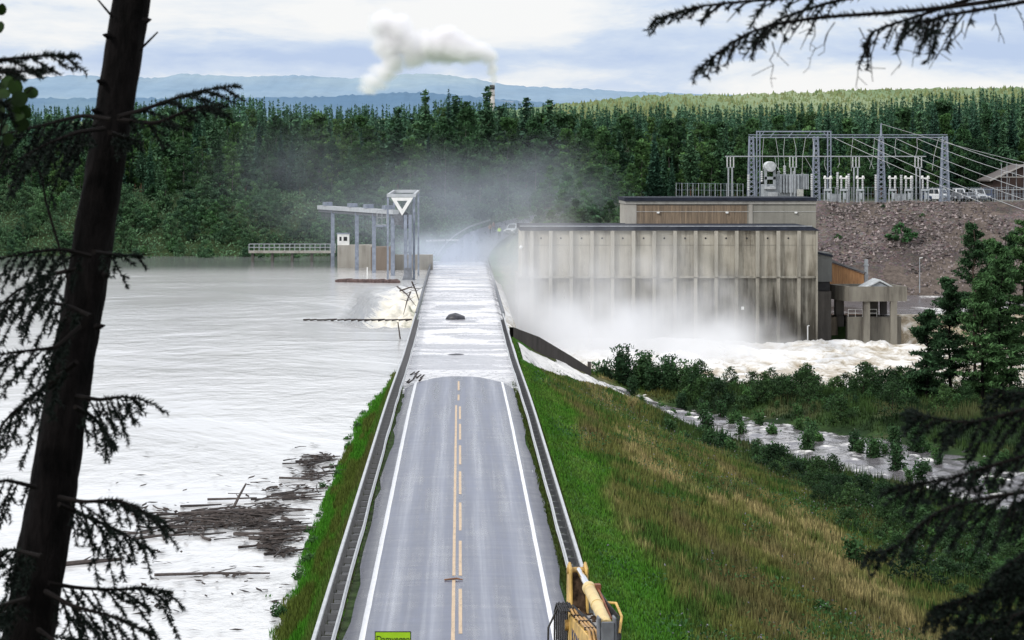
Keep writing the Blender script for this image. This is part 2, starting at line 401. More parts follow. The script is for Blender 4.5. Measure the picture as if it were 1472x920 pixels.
def ridge(name, Y0, Y1, prof, m, jag, nx=420, ny=14, seed=0, base=9):
    """a hill whose crest runs along Y1; prof is [(px, py)] of its skyline"""
    px = np.array([p[0] for p in prof]); py = np.array([p[1] for p in prof])
    x = np.linspace(gx(-260, Y1), gx(1760, Y1), nx); u = np.linspace(0, 1, ny)
    top = H-(np.interp(VX+x*F/Y1, px, py)-VY)*Y1/F
    X, U = np.meshgrid(x, u); Yv = Y0+(Y1-Y0)*U
    fold = fbm(X/(Y1*.07)+U*1.5, U*3, seed+5, 4)
    Z = base+(top[None]-base)*np.clip(U**1.25*(.75+.25*U+.5*(fold-.25)*(1-U)), 0, 1.0)+jag*(fbm(X/(Y1*.0016), U*60, seed, 2)-.5)*np.minimum(1, U*4)
    Z = np.where(U > .995, top[None]+jag*(fbm(X/(Y1*.0012), U*9, seed+3, 3)-.5), Z)
    V = np.stack([X, Yv, Z], -1).reshape(-1, 3)
    V2 = V[-nx:].copy(); V2[:, 1] += (Y1-Y0)*.6; V2[:, 2] = base-60
    V = np.concatenate([V, V2]); ny += 1
    i = (np.arange(ny-1)[:, None]*nx+np.arange(nx-1)[None]).ravel()
    o = link(name, npmesh(name, V, np.stack([i, i+1, i+nx+1, i+nx], -1), None, True), m); return tag(o, kind='structure')
K = 1.0598
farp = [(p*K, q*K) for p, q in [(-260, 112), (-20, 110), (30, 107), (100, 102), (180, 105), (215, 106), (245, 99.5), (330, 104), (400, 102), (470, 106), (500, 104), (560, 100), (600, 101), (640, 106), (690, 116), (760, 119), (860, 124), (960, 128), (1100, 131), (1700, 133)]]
ridge('hills', 5200, 9500, farp, hazemat('hazy_far_hill_forest', (.23, .33, .44), (.29, .39, .49), (.38, .47, .51), .0011, (.62, .62, .60), .57), 9, seed=4)  # distance haze is put into the pale blue hill colours
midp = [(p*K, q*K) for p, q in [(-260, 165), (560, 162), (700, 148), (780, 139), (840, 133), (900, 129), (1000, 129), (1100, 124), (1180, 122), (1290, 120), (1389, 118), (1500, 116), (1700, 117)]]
ridge('terrain', 1100, 2300, midp, hazemat('mid_hill_forest', (.16, .24, .14), (.22, .29, .16), (.32, .37, .22), .005), 5, seed=14)  # sunlight on this hill is put into its light green
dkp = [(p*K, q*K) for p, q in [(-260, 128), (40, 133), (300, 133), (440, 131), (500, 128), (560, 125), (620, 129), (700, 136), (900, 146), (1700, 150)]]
ridge('hills', 2700, 4200, dkp, hazemat('hazy_blue_hill_forest', (.13, .22, .33), (.16, .25, .35), (.22, .32, .37), .0022, (.55, .48, .43), .60), 6, seed=24)  # nearer ridge, haze again mixed into the blue of the forest
fg = MB(); fg.add([(-9000, 860, 6.5), (9000, 860, 6.5), (9000, 26000, 6.5), (-9000, 26000, 6.5)], [(0, 1, 2, 3)])
tag(fg.build('ground', mat('far_ground', (.07, .10, .05), .95, 0, .2, .01)), kind='structure')
# ------------------------------------------------------------------ road
def asphalt():
    m, t, b = nt_new('wet_asphalt'); g = N(t); p = g.pos()
    n = g.noise(g.scale(p, (1.6, .045, 1)), 1.0, 5, .6).outputs[0]      # along the lane
    n2 = g.noise(g.scale(p, (.35, .8, 1)), 1.0, 6, .7).outputs[0]       # across
    n3 = g.noise(p, 30, 3, .7).outputs[0]
    f = g.math('ADD', g.math('MULTIPLY', n, .7), g.math('MULTIPLY', n2, .35))
    n4 = g.noise(g.scale(p, (.16, 1.5, 1)), 1.0, 6, .75).outputs[0]
    sx = g.mk('ShaderNodeSeparateXYZ', {0: p}).outputs[0]
    # wet sheen on the two wheel tracks of each lane, put into a paler colour
    tr = g.math('ABSOLUTE', g.math('SUBTRACT', g.math('ABSOLUTE', sx), 1.62))
    tr = g.math('SUBTRACT', 1.0, g.math('MULTIPLY', g.math('ABSOLUTE', g.math('SUBTRACT', tr, .72)), 2.2), True)
    c = g.ramp(f, [(.34, (.028, .033, .062)), (.52, (.060, .070, .115)), (.66, (.15, .165, .225))])
    fs = g.noise(g.scale(p, (7, .05, 1)), 1.0, 4, .6).outputs[0]; c = g.mix(g.math('MULTIPLY', tr, g.ramp(fs, [(.35, .35), (.65, .95)])), c, (.215, .23, .285)); c = g.mix(g.ramp(fs, [(.52, 0), (.68, .30)]), c, (.24, .255, .30)); ln = g.noise(g.scale(p, (.10, 5.0, 1)), 1.0, 2, .5).outputs[0]; c = g.mix(g.ramp(ln, [(.20, .7), (.27, 0)]), c, (.03, .032, .045))  # pale streaks also carry painted wet sheen; the dark lines are cracks
    edge = g.mk('ShaderNodeMapRange', {0: g.math('ABSOLUTE', sx), 1: 3.18, 2: 3.3}).outputs[0]
    c = g.mix(g.math('MULTIPLY', edge, .65), c, (.040, .038, .052))
    c = g.mix(g.ramp(n4, [(.63, 0), (.74, .6)]), c, (.27, .275, .30))
    g.L(c, b.inputs['Base Color'])
    g.L(g.ramp(g.math('ADD', f, g.math('MULTIPLY', n4, .2)), [(.45, .15), (.60, .30), (.8, .5)]), b.inputs['Roughness'])
    g.L(g.bump(n3, .006, .5), b.inputs['Normal']); b.inputs['Specular IOR Level'].default_value = .45
    return m
ry = np.unique(np.concatenate([np.arange(56, 160, 4), np.arange(160, 222, 1.0), np.arange(222, 380, 8), np.arange(380, 520, 3)]))
rx = np.array([-3.75, -3.3, -3, -2.5, -2, -1.5, -1, -.5, 0, .5, 1, 1.5, 2, 2.5, 3, 3.3, 3.78])
Xr, Yr = np.meshgrid(rx, ry)
edge_n = (fbm(Yr*.5, Yr*0, 77, 3)-.5)*.35*(np.abs(Xr) > 3.5)
Zr = road_z(Yr)-.0085*Xr**2-.025*(np.abs(Xr) > 3.5)+.03
Xw = Xr+edge_n*np.sign(Xr)+road_cx(Yr)
V = np.stack([Xw, Yr, Zr], -1).reshape(-1, 3); nx = len(rx)
i = (np.arange(len(ry)-1)[:, None]*nx+np.arange(nx-1)[None]).ravel()
tag(link('road', npmesh('road', V, np.stack([i, i+1, i+nx+1, i+nx], -1), None, True), asphalt()), kind='structure')
def paint(name, c, thr):
    m, t, b = nt_new(name); g = N(t); p = g.pos()
    n = g.noise(g.scale(p, (6, 1.2, 1)), 1.0, 6, .75).outputs[0]
    g.L(g.ramp(n, [(thr-.12, tuple(x*.35 for x in c)), (thr, tuple(x*.8 for x in c)), (thr+.2, c)]), b.inputs['Base Color'])
    b.inputs['Roughness'].default_value = .5; return m
def strip_mesh(segs):
    V = []; Fq = []
    for x0, w_, y0, y1 in segs:
        yv = np.unique(np.concatenate([np.arange(y0, y1, 2.0), [y1]]))
        for a in range(len(yv)):
            for e in (-1, 1):
                x = x0+e*w_/2*(1+.18*(vn(yv[a]*.7, e*3.0, 5)-.5)); V.append((x, yv[a], float(road_z(yv[a]))-.0085*x*x+.03+.008))
            if a: k = len(V); Fq.append((k-4, k-3, k-1, k-2))
    return npmesh('m', V, Fq)
WPAINT = paint('white_road_paint', (.80, .80, .81), .30); YPAINT = paint('faded_yellow_road_paint', (.58, .42, .26), .42)
tag(link('road_markings', strip_mesh([(-3.15, .19, 57, 192), (3.08, .16, 57, 192)]), WPAINT), kind='structure')
tag(link('road_markings', strip_mesh([(-.21, .12, 57, 96.3), (-.21, .12, 97, 167)]+[(.03, .12, 61+12*k, 70+12*k) for k in range(9)]+[(-.06, .13, 171, 176), (-.06, .13, 180, 189)]), YPAINT), kind='structure')
# ------------------------------------------------------------------ water
def water_mat(name, base, foam, sx, sy, dist, rough=.10, stre=.6, spec=.5):
    m, t, b = nt_new(name); g = N(t); p = g.pos()
    a = g.mk('ShaderNodeSeparateColor', {0: g.mk('ShaderNodeAttribute', attribute_name='col').outputs['Color']})
    n1 = g.noise(g.scale(p, (sx, sy, 1)), 1.0, 6, .6, .3).outputs[0]
    n2 = g.noise(g.scale(p, (sx*.06, sy*.10, 1)), 1.0, 5, .6, .8).outputs[0]
    n3 = g.noise(g.scale(p, (sx*1.5, sy*1.5, 1)), 1.0, 6, .7).outputs[0]
    fm = g.math('MULTIPLY', a.outputs[0], g.math('ADD', g.math('MULTIPLY', n3, 1.6), -.10), True)
    fm = g.ramp(fm, [(.22, 0), (.50, 1)])
    c = g.mix(g.math('MULTIPLY', n2, .45), base, tuple(x*.6 for x in base))
    wob = g.ramp(n3, [(.3, tuple(x*.66 for x in foam)), (.55, foam)])
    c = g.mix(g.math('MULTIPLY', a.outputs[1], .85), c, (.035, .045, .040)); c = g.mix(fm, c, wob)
    g.L(c, b.inputs['Base Color'])
    g.L(g.math('ADD', rough, g.math('MULTIPLY', fm, .5)), b.inputs['Roughness'])
    hgt = g.math('ADD', n1, g.math('MULTIPLY', n3, .4))
    hgt = g.math('MULTIPLY', hgt, g.ramp(n2, [(.38, .10), (.64, 1.0)]))
    hgt = g.math('MULTIPLY', hgt, g.math('SUBTRACT', 1.0, g.math('MULTIPLY', a.outputs[1], .92)))
    g.L(g.bump(hgt, dist, stre), b.inputs['Normal'])
    b.inputs['IOR'].default_value = 1.33; b.inputs['Specular IOR Level'].default_value = spec
    return m
def spill(x, y):
    """the lake surface sinks towards the opening beside the dam road"""
    k = np.exp(-((y-296)/34.0)**4)
    return k*(ss(-13, -8.2, x)*2.1)
def lake_z(x, y):
    k = spill(x, y)
    ch = ss(-9.5, -7.5, x)*np.exp(-((y-300)/36.0)**4)
    return LAKE-k+ch*(3.0*(fbm(x*.8, y*.22, 91, 6)-.38))+.10*(fbm(x*.09, y*.035, 92, 3)-.5)
lx = np.unique(np.concatenate([np.arange(-330, -40, 10), np.arange(-40, -16, 1.5), np.arange(-16, -4.2, .3), [-4.3]]))
ly = np.unique(np.concatenate([np.arange(50, 215, 6), np.arange(215, 360, 1.2), np.arange(360, 452, 5)]))
V, Fc = grid(lx, ly, lake_z)
c = np.zeros((len(V), 3)); x, y = V[:, 0], V[:, 1]
c[:, 0] = np.clip(ss(-12, -7.6, x)*np.exp(-((y-298)/38.0)**4)*(.25+1.5*fbm(x*.7, y*.25, 97, 5)), 0, 1)+.12*ss(.55, .75, fbm(x*.03, y*.012, 95, 4))
c[:, 1] = ss(372, 410, y)*.97*ss(-2, -10, x)  # water darkened towards the far bank: forest reflection put into the colour
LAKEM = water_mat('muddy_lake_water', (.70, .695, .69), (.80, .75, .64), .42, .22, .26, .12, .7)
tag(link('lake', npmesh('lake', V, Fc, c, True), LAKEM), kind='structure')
# water running over the dam road
def flood_z(x, y): return LAKE+.005+.07*(fbm(x*.5, y*.4, 101, 4)-.5)*ss(178, 215, y)-.35*ss(4.0, 4.7, x)*ss(228, 238, y)
V, Fc = grid(np.arange(-4.3, 4.75, .3), np.arange(165, 430, .8), flood_z)
x, y = V[:, 0], V[:, 1]; c = np.zeros((len(V), 3))
c[:, 0] = .18+.42*ss(.48, .70, fbm(x*.22, y*.22, 103, 4))*ss(195, 215, y)+.3*ss(.5, .6, fbm(x*.1, y*.5, 105, 3))
c[:, 1] = .5*(1-ss(185, 205, y))
FLOODM = water_mat('flood_water_on_road', (.56, .555, .59), (.80, .79, .79), 1.5, 1.1, .20, .14, .8)
tag(link('flood_water', npmesh('flood_water', V, Fc, c, True), FLOODM), kind='structure')
FOAMM = None
def foam_mat():
    m, t, b = nt_new('foaming_white_water'); g = N(t); p = g.pos()
    a = g.mk('ShaderNodeSeparateColor', {0: g.mk('ShaderNodeAttribute', attribute_name='col').outputs['Color']})
    n = g.noise(g.scale(p, (.55, .35, .9)), 1.0, 8, .68, .6).outputs[0]
    n2 = g.noise(g.scale(p, (.10, .07, .2)), 1.0, 5, .6, .5).outputs[0]
    k = g.math('ADD', g.math('MULTIPLY', n, .75), g.math('MULTIPLY', n2, .35))
    k = g.math('ADD', k, g.math('MULTIPLY', g.math('SUBTRACT', a.outputs[0], .5), .5))
    c = g.ramp(k, [(.40, (.27, .215, .14)), (.49, (.50, .44, .35)), (.57, (.73, .70, .65)), (.68, (.86, .85, .84))])
    g.L(c, b.inputs['Base Color']); b.inputs['Roughness'].default_value = .45
    b.inputs['Specular IOR Level'].default_value = .4
    g.L(g.bump(n, .5, .8), b.inputs['Normal']); return m
FOAMM = foam_mat()
# tailrace: boiling white water
tx = np.unique(np.concatenate([np.arange(4.5, 64, .45), np.arange(64, 140, 2)])); ty = np.unique(np.concatenate([np.arange(258, 350, .55), np.arange(350, 366, 2)]))
def tail_z(x, y):
    amp = .35+2.1*np.exp(-((x-22)/22.0)**2-((y-330)/22.0)**2)+1.1*np.exp(-((x-52)/9.0)**2-((y-342)/6.0)**2)
    r = fbm(x*.20+.6*vn(x*.3, y*.3, 4), y*.14, 111, 6)
    return TAIL+amp*(1-np.abs(r-.5)*4.5)*.9+.35*(fbm(x*.9, y*.7, 113, 4)-.5)
V, Fc = grid(tx, ty, tail_z); x, y, z = V.T
c = np.zeros((len(V), 3)); c[:, 0] = .42+.34*np.clip((z-TAIL-.3)/.9, -1, 1)+.1*(fbm(x*.1, y*.1, 117)-.5)
keep = (V[Fc[:, 0], 1] > shore_y(V[Fc[:, 0], 0])-6)
tag(link('white_water', npmesh('white_water', V, Fc[keep], c, True), FOAMM), kind='structure')
# falling water below the dam road, right side
yy_ = np.arange(244, 372, .7); pr = [(4.55, -.62), (4.9, -.75), (5.3, -1.2), (5.7, -2.2), (6.1, -3.8), (6.5, -5.6), (6.9, -7.4), (7.4, -9.3)]
V = []
for yv in yy_:
    for j, (a, b) in enumerate(pr):
        k = fbm(yv*.35, j*.22, 121, 4)-.5; V.append((a+k*1.3*min(1, j/2), yv, b+k*.5*min(1, j/3)))
V = np.array(V); nx = len(pr); i = (np.arange(len(yy_)-1)[:, None]*nx+np.arange(nx-1)[None]).ravel()
c = np.zeros((len(V), 3)); c[:, 0] = .55
tag(link('waterfall', npmesh('waterfall', V, np.stack([i, i+1, i+nx+1, i+nx], -1), c, True), FOAMM), kind='structure')
# overflow running down beside the slope to the toe and away
def path_mesh(nu, nv):
    tt = np.linspace(0, len(LOX)-1, nu); k = np.arange(len(LOX))
    def sm(a):
        y_ = np.interp(tt, k, a); ker = np.ones(15)/15; return np.convolve(np.pad(y_, 7, 'edge'), ker, 'valid')
    ax, ay, bx, by = sm(LOX), sm(LOY), sm(UPX), sm(UPY); v = np.linspace(-.06, 1.04, nv)
    X = ax[:, None]*(1-v)+bx[:, None]*v; Y = ay[:, None]*(1-v)+by[:, None]*v
    return X, Y, np.repeat(tt[:, None], nv, 1), np.repeat((v*2-1)[None], nu, 0)
X, Y, U, Vv = path_mesh(380, 64)
n = fbm(X*.9, Y*.35, 131, 6); n2 = fbm(X*.8, Y*.8, 133, 5)
Z = height(np.clip(X, 4.9, 200), Y)
Z = np.where(X < 5.6, np.minimum(Z, -.55), Z)+.18+.42*(n2-.45)*np.minimum(1, U)-.30*np.abs(Vv)**3+.25*(n-.5)
Z = np.where(U > 5.0, np.minimum(Z, -8.0+.15*(n2-.5)), Z)
V = np.stack([X, Y, Z], -1).reshape(-1, 3); nx = X.shape[1]
i = (np.arange(X.shape[0]-1)[:, None]*nx+np.arange(nx-1)[None]).ravel()
c = np.zeros((len(V), 3)); c[:, 0] = (.10+.95*np.exp(-(U/3.6)**2)+1.5*(n2-.5)+1.1*(n-.5)).ravel()
RAPM = water_mat('stream_water', (.15, .14, .15), (.80, .78, .75), 1.2, .8, .14, .16, .7)
tag(link('stream', npmesh('stream', V, np.stack([i, i+1, i+nx+1, i+nx], -1), c, True), RAPM), kind='structure')
# the pool beside the powerhouse
V, Fc = grid(np.arange(46, 118, .9), np.arange(351.6, 410, .8), lambda x, y: POOL+.35*(fbm(x*.25, y*.2, 141, 5)-.5))
c = np.zeros((len(V), 3)); c[:, 0] = .15+.42*ss(.42, .7, fbm(V[:, 0]*.15, V[:, 1]*.12, 143, 5))
tag(link('water', npmesh('water', V, Fc, c, True), RAPM), kind='structure')
# ------------------------------------------------------------------ guard rails
def wbeam(x, side, y0, y1, zc):
    """W-profile sheet along the road, open side to the outside"""
    pr = [(-.155, .0), (-.13, .035), (-.075, .05), (-.03, .0), (.03, .0), (.075, .05), (.13, .035), (.155, .0)]
    ysr = np.arange(y0, y1+.01, 4.0); V = []; Fq = []
    for j, yv in enumerate(ysr):
        wob = .05*(vn(yv*.15, side*3.0, 6)-.5); zb = float(road_z(yv))+zc+.03*(vn(yv*.2, side, 7)-.5)
        for off in (0, .02):
            for dz, dx in pr: V.append((x-side*(dx+off)+wob, yv, zb+dz))
        if j:
            k = len(V); n = len(pr)
            for q in range(n-1):
                Fq.append((k-4*n+q, k-4*n+q+1, k-2*n+q+1, k-2*n+q)); Fq.append((k-3*n+q, k-n+q, k-n+q+1, k-3*n+q+1))
            Fq.append((k-3*n-1, k-2*n-1, k-1, k-n-1)) if False else Fq.append((k-4*n+n-1, k-3*n+n-1, k-n+n-1, k-2*n+n-1))
    return npmesh('beam', V, Fq)
RAILM = mat('guardrail_steel', (.48, .49, .50), .40, .45, .10, 1.2)
for side, xi, xo, lab in ((-1, -3.92, -4.42, 'long double beam steel guardrail along the left, lake side of the dry road'), (1, 3.98, 4.38, 'long double beam steel guardrail along the right, grass side of the dry road')):
    root = empty('guardrail', (0, 66, 0), label=lab, cat='guardrail', group='steel guardrails beside the road')
    ro = Vector((0, 66, 0))
    f = link('beam', wbeam(xi, side, 66, 264, .58), RAILM, root); f.location = -ro
    b = MB()
    yr = list(np.arange(66, 265, 6))
    for a_, c_ in zip(yr[:-1], yr[1:]):
        b.bar((xo, a_, float(road_z(a_))+.86), (xo, c_+.002*0, float(road_z(c_))+.86), .11, .12)
    o = b.build('top_rail', RAILM, root); o.location = -ro
    pm = None
    for k in range(96):
        yv = 66+k*2.06
        if pm is None:
            b = MB(); b.box((0, 0, -.15), (.10, .12, 1.9)); b.box((-(xo-xi)/2, 0, .30), (abs(xo-xi)-.12, .10, .20)); b.box((-(xo-xi)/2, .0, .12), (abs(xo-xi)-.16, .5, .03))
            pm = b.build('post', mat('dark_post_steel', (.13, .13, .135), .6, .2), root); p = pm
        else: p = pm.copy(); COL.objects.link(p); p.parent = root
        p.location = (xo, yv-66, float(road_z(yv)))
    # bridge rail on the flooded stretch
    x0 = -4.35 if side < 0 else 4.45
    root = empty('bridge_railing', (x0, 262, -.6), label='low grey bridge railing standing in the flood on the ' + ('left beside the spilling lake' if side < 0 else 'right above the waterfall and mist'), cat='railing', group='railings of the flooded dam road')
    b = MB(); b.bar((0, 3, .95), (0, 158, .95), .12, .10); b.bar((0, 3, .62), (0, 158, .62), .05, .16); b.bar((0, 3, .30), (0, 158, .30), .04, .22); b.build('rail', STEEL_D, root)
    pm = None
    for k in range(64):
        if pm is None: pm = MB().box((0, 0, .42), (.10, .10, 1.06)).build('post', STEEL_D, root); p = pm
        else: p = pm.copy(); COL.objects.link(p); p.parent = root
        p.location = (side*.09, 3+k*2.42, 0)
# guard rails on the road that climbs out of the water, far side
def small_rail(pts, lab):
    root = empty('guardrail', pts[0], label=lab, cat='guardrail')
    b = MB(); q = [Vector(p)-Vector(pts[0])+Vector((0, 0, .65)) for p in pts]
    for a_, c_ in zip(q[:-1], q[1:]): b.bar(a_, c_, .08, .30)
    b.build('beam', RAILM, root)
    for a_, c_ in zip(q[:-1], q[1:]):
        k = max(1, int((c_-a_).length/4))
        for j in range(k):
            pp = a_.lerp(c_, j/k); MB().box((0, 0, -.35), (.1, .1, 1.2)).build('post', STEEL_D, root).location = pp
    return root
pts = [(float(road_cx(y))-4.2, y, float(road_z(y))) for y in (426, 431, 436, 441, 447, 455)]
small_rail(pts, 'steel guardrail curving up with the road beyond the flood')
pts = [at(612, 352, 424), at(640, 351, 424), at(660, 351, 424)]
small_rail(pts, 'short pale guardrail on the far bank behind the gate gantry')
# ------------------------------------------------------------------ dam road body, spillway training wall
b = MB(); b.bb((-4.45, 216, -9), (4.5, 424, -.95)); tag(b.build('dam_wall', CONC_D), 'concrete body of the dam under the flooded road', 'dam')
b = MB()
tw = [(5.0, 243.6, .15, -2.2), (7.6, 249.6, -1.15, -4.0), (11.0, 257.5, -3.55, -6.8), (13.2, 262.8, -5.2, -8)]
for (x0, y0, t0, b0), (x1, y1, t1, b1) in zip(tw[:-1], tw[1:]):
    dx, dy = .35, -.18
    vs = [(x0, y0, b0), (x1, y1, b1), (x1, y1, t1), (x0, y0, t0), (x0-dx, y0-dy, b0), (x1-dx, y1-dy, b1), (x1-dx, y1-dy, t1), (x0-dx, y0-dy, t0)]
    b.add(vs, [(0, 1, 2, 3), (7, 6, 5, 4), (3, 2, 6, 7), (0, 4, 5, 1)])
b.add([(tw[-1][0], tw[-1][1], -8), (tw[-1][0], tw[-1][1], -4.5), (tw[-1][0]-.35, tw[-1][1]+.18, -4.5), (tw[-1][0]-.35, tw[-1][1]+.18, -8)], [(0, 1, 2, 3)])
tag(b.build('retaining_wall', concrete('concrete_wet_dark', (.085, .075, .07), (.03, .027, .026))), 'dark wet concrete wall stepping down beside the overflow', 'wall')
# ------------------------------------------------------------------ gate hoist works on the far left of the dam
STB = mat('blue_grey_steel', (.24, .27, .33), .5, .3, .15, 2); PALE = mat('pale_steel_panel', (.40, .42, .44), .5, .1, .08, 1)
g0 = Vector(at(590, 398, 358)); g0.z = -.6
root = empty('gate_gantry', g0, label='tall steel gantry with a pale triangular plate above the spilling gate', cat='gantry')
def W(b_, name, m, root_, org): o = b_.build(name, m, root_); o.location = -Vector(org); return o
zt1 = gz(281, 358); zt2 = gz(275, 372)
def leg(px_, D, ptop, w_=.30, name='leg'):
    x = gx(px_, D); b = MB(); b.bar((x, D, -1.5), (x, D, gz(ptop, D)), w_); W(b, name, STB, root, g0)
leg(557.5, 358, 279, .26); leg(595, 358, 279, .32); leg(601.5, 372, 273, .26); leg(566.5, 372, 273, .24)
b = MB(); x = gx(588, 357)
b.bar((x-.45, 357, -1.5), (x-.5, 357, gz(309, 357)), .46); b.bar((x+.15, 357, -1.5), (x+.15, 357, gz(309, 357)), .46)
for k in range(9): b.bar((x-.45, 357, .2+k*.95), (x+.1, 357, .7+k*.95), .10)
W(b, 'column', STB, root, g0)
b = MB(); b.box((x-.2, 357, -.2), (1.7, 1.7, 1.5), taper=.55); b.box((x-.2, 357, .8), (1.0, 1.0, .8), taper=.8); W(b, 'column_foot', STEEL_D, root, g0)
b = MB(); b.bar((gx(556, 358), 358, zt1), (gx(598, 358), 358, zt1), .5, .42); b.bar((gx(565, 372), 372, zt2), (gx(603.5, 372), 372, zt2), .5, .42)
for p1, p2 in ((557.5, 566.5), (595, 601.5)): b.bar((gx(p1, 358), 358, zt1+.02), (gx(p2, 372), 372, zt2+.02), .3, .3)
W(b, 'crossbeam', PALE, root, g0)
D = 357.4; A = Vector(at(562, 284, D)); B = Vector(at(594, 284, D)); Cc = Vector(at(578, 310, D))
def inset(k):
    ct = (A+B+Cc)/3; return [p.lerp(ct, k) for p in (A, B, Cc)]
o_, i_ = [A, B, Cc], inset(.52)
vs = o_+i_; vs = vs+[v+Vector((0, .35, 0)) for v in vs]
fs = []
for k in range(3):
    j = (k+1) % 3; fs += [(k, j, 3+j, 3+k), (6+k, 9+k, 9+j, 6+j), (k, 6+k, 6+j, j), (3+k, 3+j, 9+j, 9+k)]
b = MB(); b.add(vs, fs); W(b, 'triangle_plate', WHITEP, root, g0)
b = MB(); b.tube([Vector((gx(580, 357), 357.9, gz(314, 357))), Vector((gx(580, 357), 358.6, gz(314, 357)))], .95, 14); b.box((gx(573, 357), 358.2, gz(316, 357)), (1.2, 1.0, 1.5)); b.box((gx(582, 357), 358, gz(325, 357)), (1.0, .8, .7))
W(b, 'winch', STEEL_D, root, g0)
b = MB()
for zz_ in (gz(323, 364), gz(313, 364), gz(303, 364)): b.bar((gx(542, 364), 364, zz_), (gx(557, 364), 364, zz_), .09)
for q in (542, 549, 556): b.bar((gx(q, 364), 364, gz(324, 364)), (gx(q, 364), 364, gz(303, 364)), .09)
W(b, 'platform_railing', STEEL, root, g0)
b = MB(); b.box((gx(549, 364), 364.6, gz(325, 364)), (1.9, 1.4, .2)); W(b, 'platform', STB, root, g0)
# hoist bridge
h0 = Vector((gx(516, 392), 392, -.5))
root = empty('hoist_bridge', h0, label='long grey hoist girder on four posts left of the gantry', cat='hoist bridge')
P0 = Vector(at(460, 298, 413)); P1 = Vector(at(569, 305, 370))
b = MB(); b.bar(P0, P1, .9, .62); W(b, 'girder', PALE, root, h0)
b = MB(); b.bar(P0+Vector((0, 0, -.55)), P1+Vector((0, 0, -.55)), .45, .40); W(b, 'rail_beam', STEEL_D, root, h0)
for pxp in (480, 516, 540, 565):
    k = (pxp-460)/109; k = k*370/(413*(1-k)+370*k)*413/370 if False else k
    q = P0.lerp(P1, k); b = MB(); b.bar((q.x, q.y, -3), (q.x, q.y, q.z-.3), .55, .5); W(b, 'post', STB, root, h0)
for pxp in (472, 509.5, 532.5, 558):
    q = P0.lerp(P1, (pxp-460)/109); b = MB(); b.box((q.x, q.y, q.z+.62), (1.75, 1.2, .55), rz=-1.3); W(b, 'hoist_motor', STB, root, h0)
b = MB()
for k in range(13):
    q = P0.lerp(P1, .02+k*.013); b.bar((q.x, q.y, q.z-.5), (q.x, q.y, q.z-1.5-.3*(k % 3)), .07)
W(b, 'hanging_chains', STEEL_D, root, h0)
# pier, booth, walkway
pr0 = Vector((gx(510, 400), 400, -.5)); root = empty('pier', pr0, label='pale concrete pier in the lake below the hoist girder', cat='pier')
b = MB(); b.bb((gx(485, 400), 400, -4), (gx(536, 400), 404, gz(352.5, 400))); W(b, 'pier_wall', CONC, root, pr0)
b = MB(); b.bb((gx(533, 390), 390, -4), (gx(566, 390), 396, gz(355.5, 390))); W(b, 'pier_wall', concrete('concrete_brownish', (.24, .20, .165), (.12, .10, .085)), root, pr0)
b = MB(); b.bb((gx(566, 390), 392, -1.2), (gx(622, 390), 394, gz(367, 390))); W(b, 'sill', CONC, root, pr0)
bo = Vector((gx(493.5, 401), 401, gz(352.5, 400))); root = empty('control_booth', bo, label='small white control booth with two dark windows on the pier', cat='booth')
b = MB(); b.box((0, .5, .85), (1.8, 1.4, 1.7)); b.build('wall', WHITEP, root); b = MB(); b.box((0, .5, 1.76), (2.0, 1.6, .12)); b.build('roof', STB, root)
b = MB(); b.box((-.42, -.21, .95), (.32, .03, .62)); b.build('window', DARK, root); b = MB(); b.box((.32, -.21, .95), (.55, .03, .62)); b.build('window', DARK, root)
wk = Vector((gx(418, 425), 425, -.45)); root = empty('walkway', wk, label='low concrete walkway with grey railings reaching out into the lake', cat='walkway')
xa, xb = gx(358, 425), gx(482, 425); zb = gz(360.5, 425)
b = MB(); b.bb((xa, 424, zb-.35), (xb, 426, zb)); W(b, 'deck', CONC, root, wk)
for k in range(5):
    b = MB(); q = xa+.6+k*(xb-xa-1.2)/4; b.bb((q-.2, 424.3, -3), (q+.2, 425.7, zb-.35)); W(b, 'support', CONC_D, root, wk)
for yv in (424.1, 425.9):
    b = MB()
    for hh in (.55, 1.1): b.bar((xa, yv, zb+hh), (xb, yv, zb+hh), .07)
    for k in range(18): q = xa+k*(xb-xa)/17; b.bar((q, yv, zb), (q, yv, zb+1.1), .06)
    W(b, 'railing', STEEL, root, wk)
b = MB(); b.tube([(gx(528, 362), 362, -1.5), (gx(528, 362), 362, gz(384, 362))], .08); tag(b.build('marker_pole', WHITEP), 'thin white pole standing in the lake below the hoist girder', 'pole')
bx = MB()
for k in range(26):
    u = k/25; p = at(488+u*82, 400.5+2*math.sin(u*9), 351-u*3); bx.box((p[0], p[1], -.45), (.9+.5*random.random(), .8, .7+.3*random.random()), rz=random.random()*.5, ry=random.uniform(-.15, .15))
tag(bx.build('stone_sill', mat('brown_wet_stone', (.10, .065, .06), .8, 0, .3, 1.5, .05), bevel=.12), 'low brown stone sill breaking the lake surface beside the gantry', 'sill')
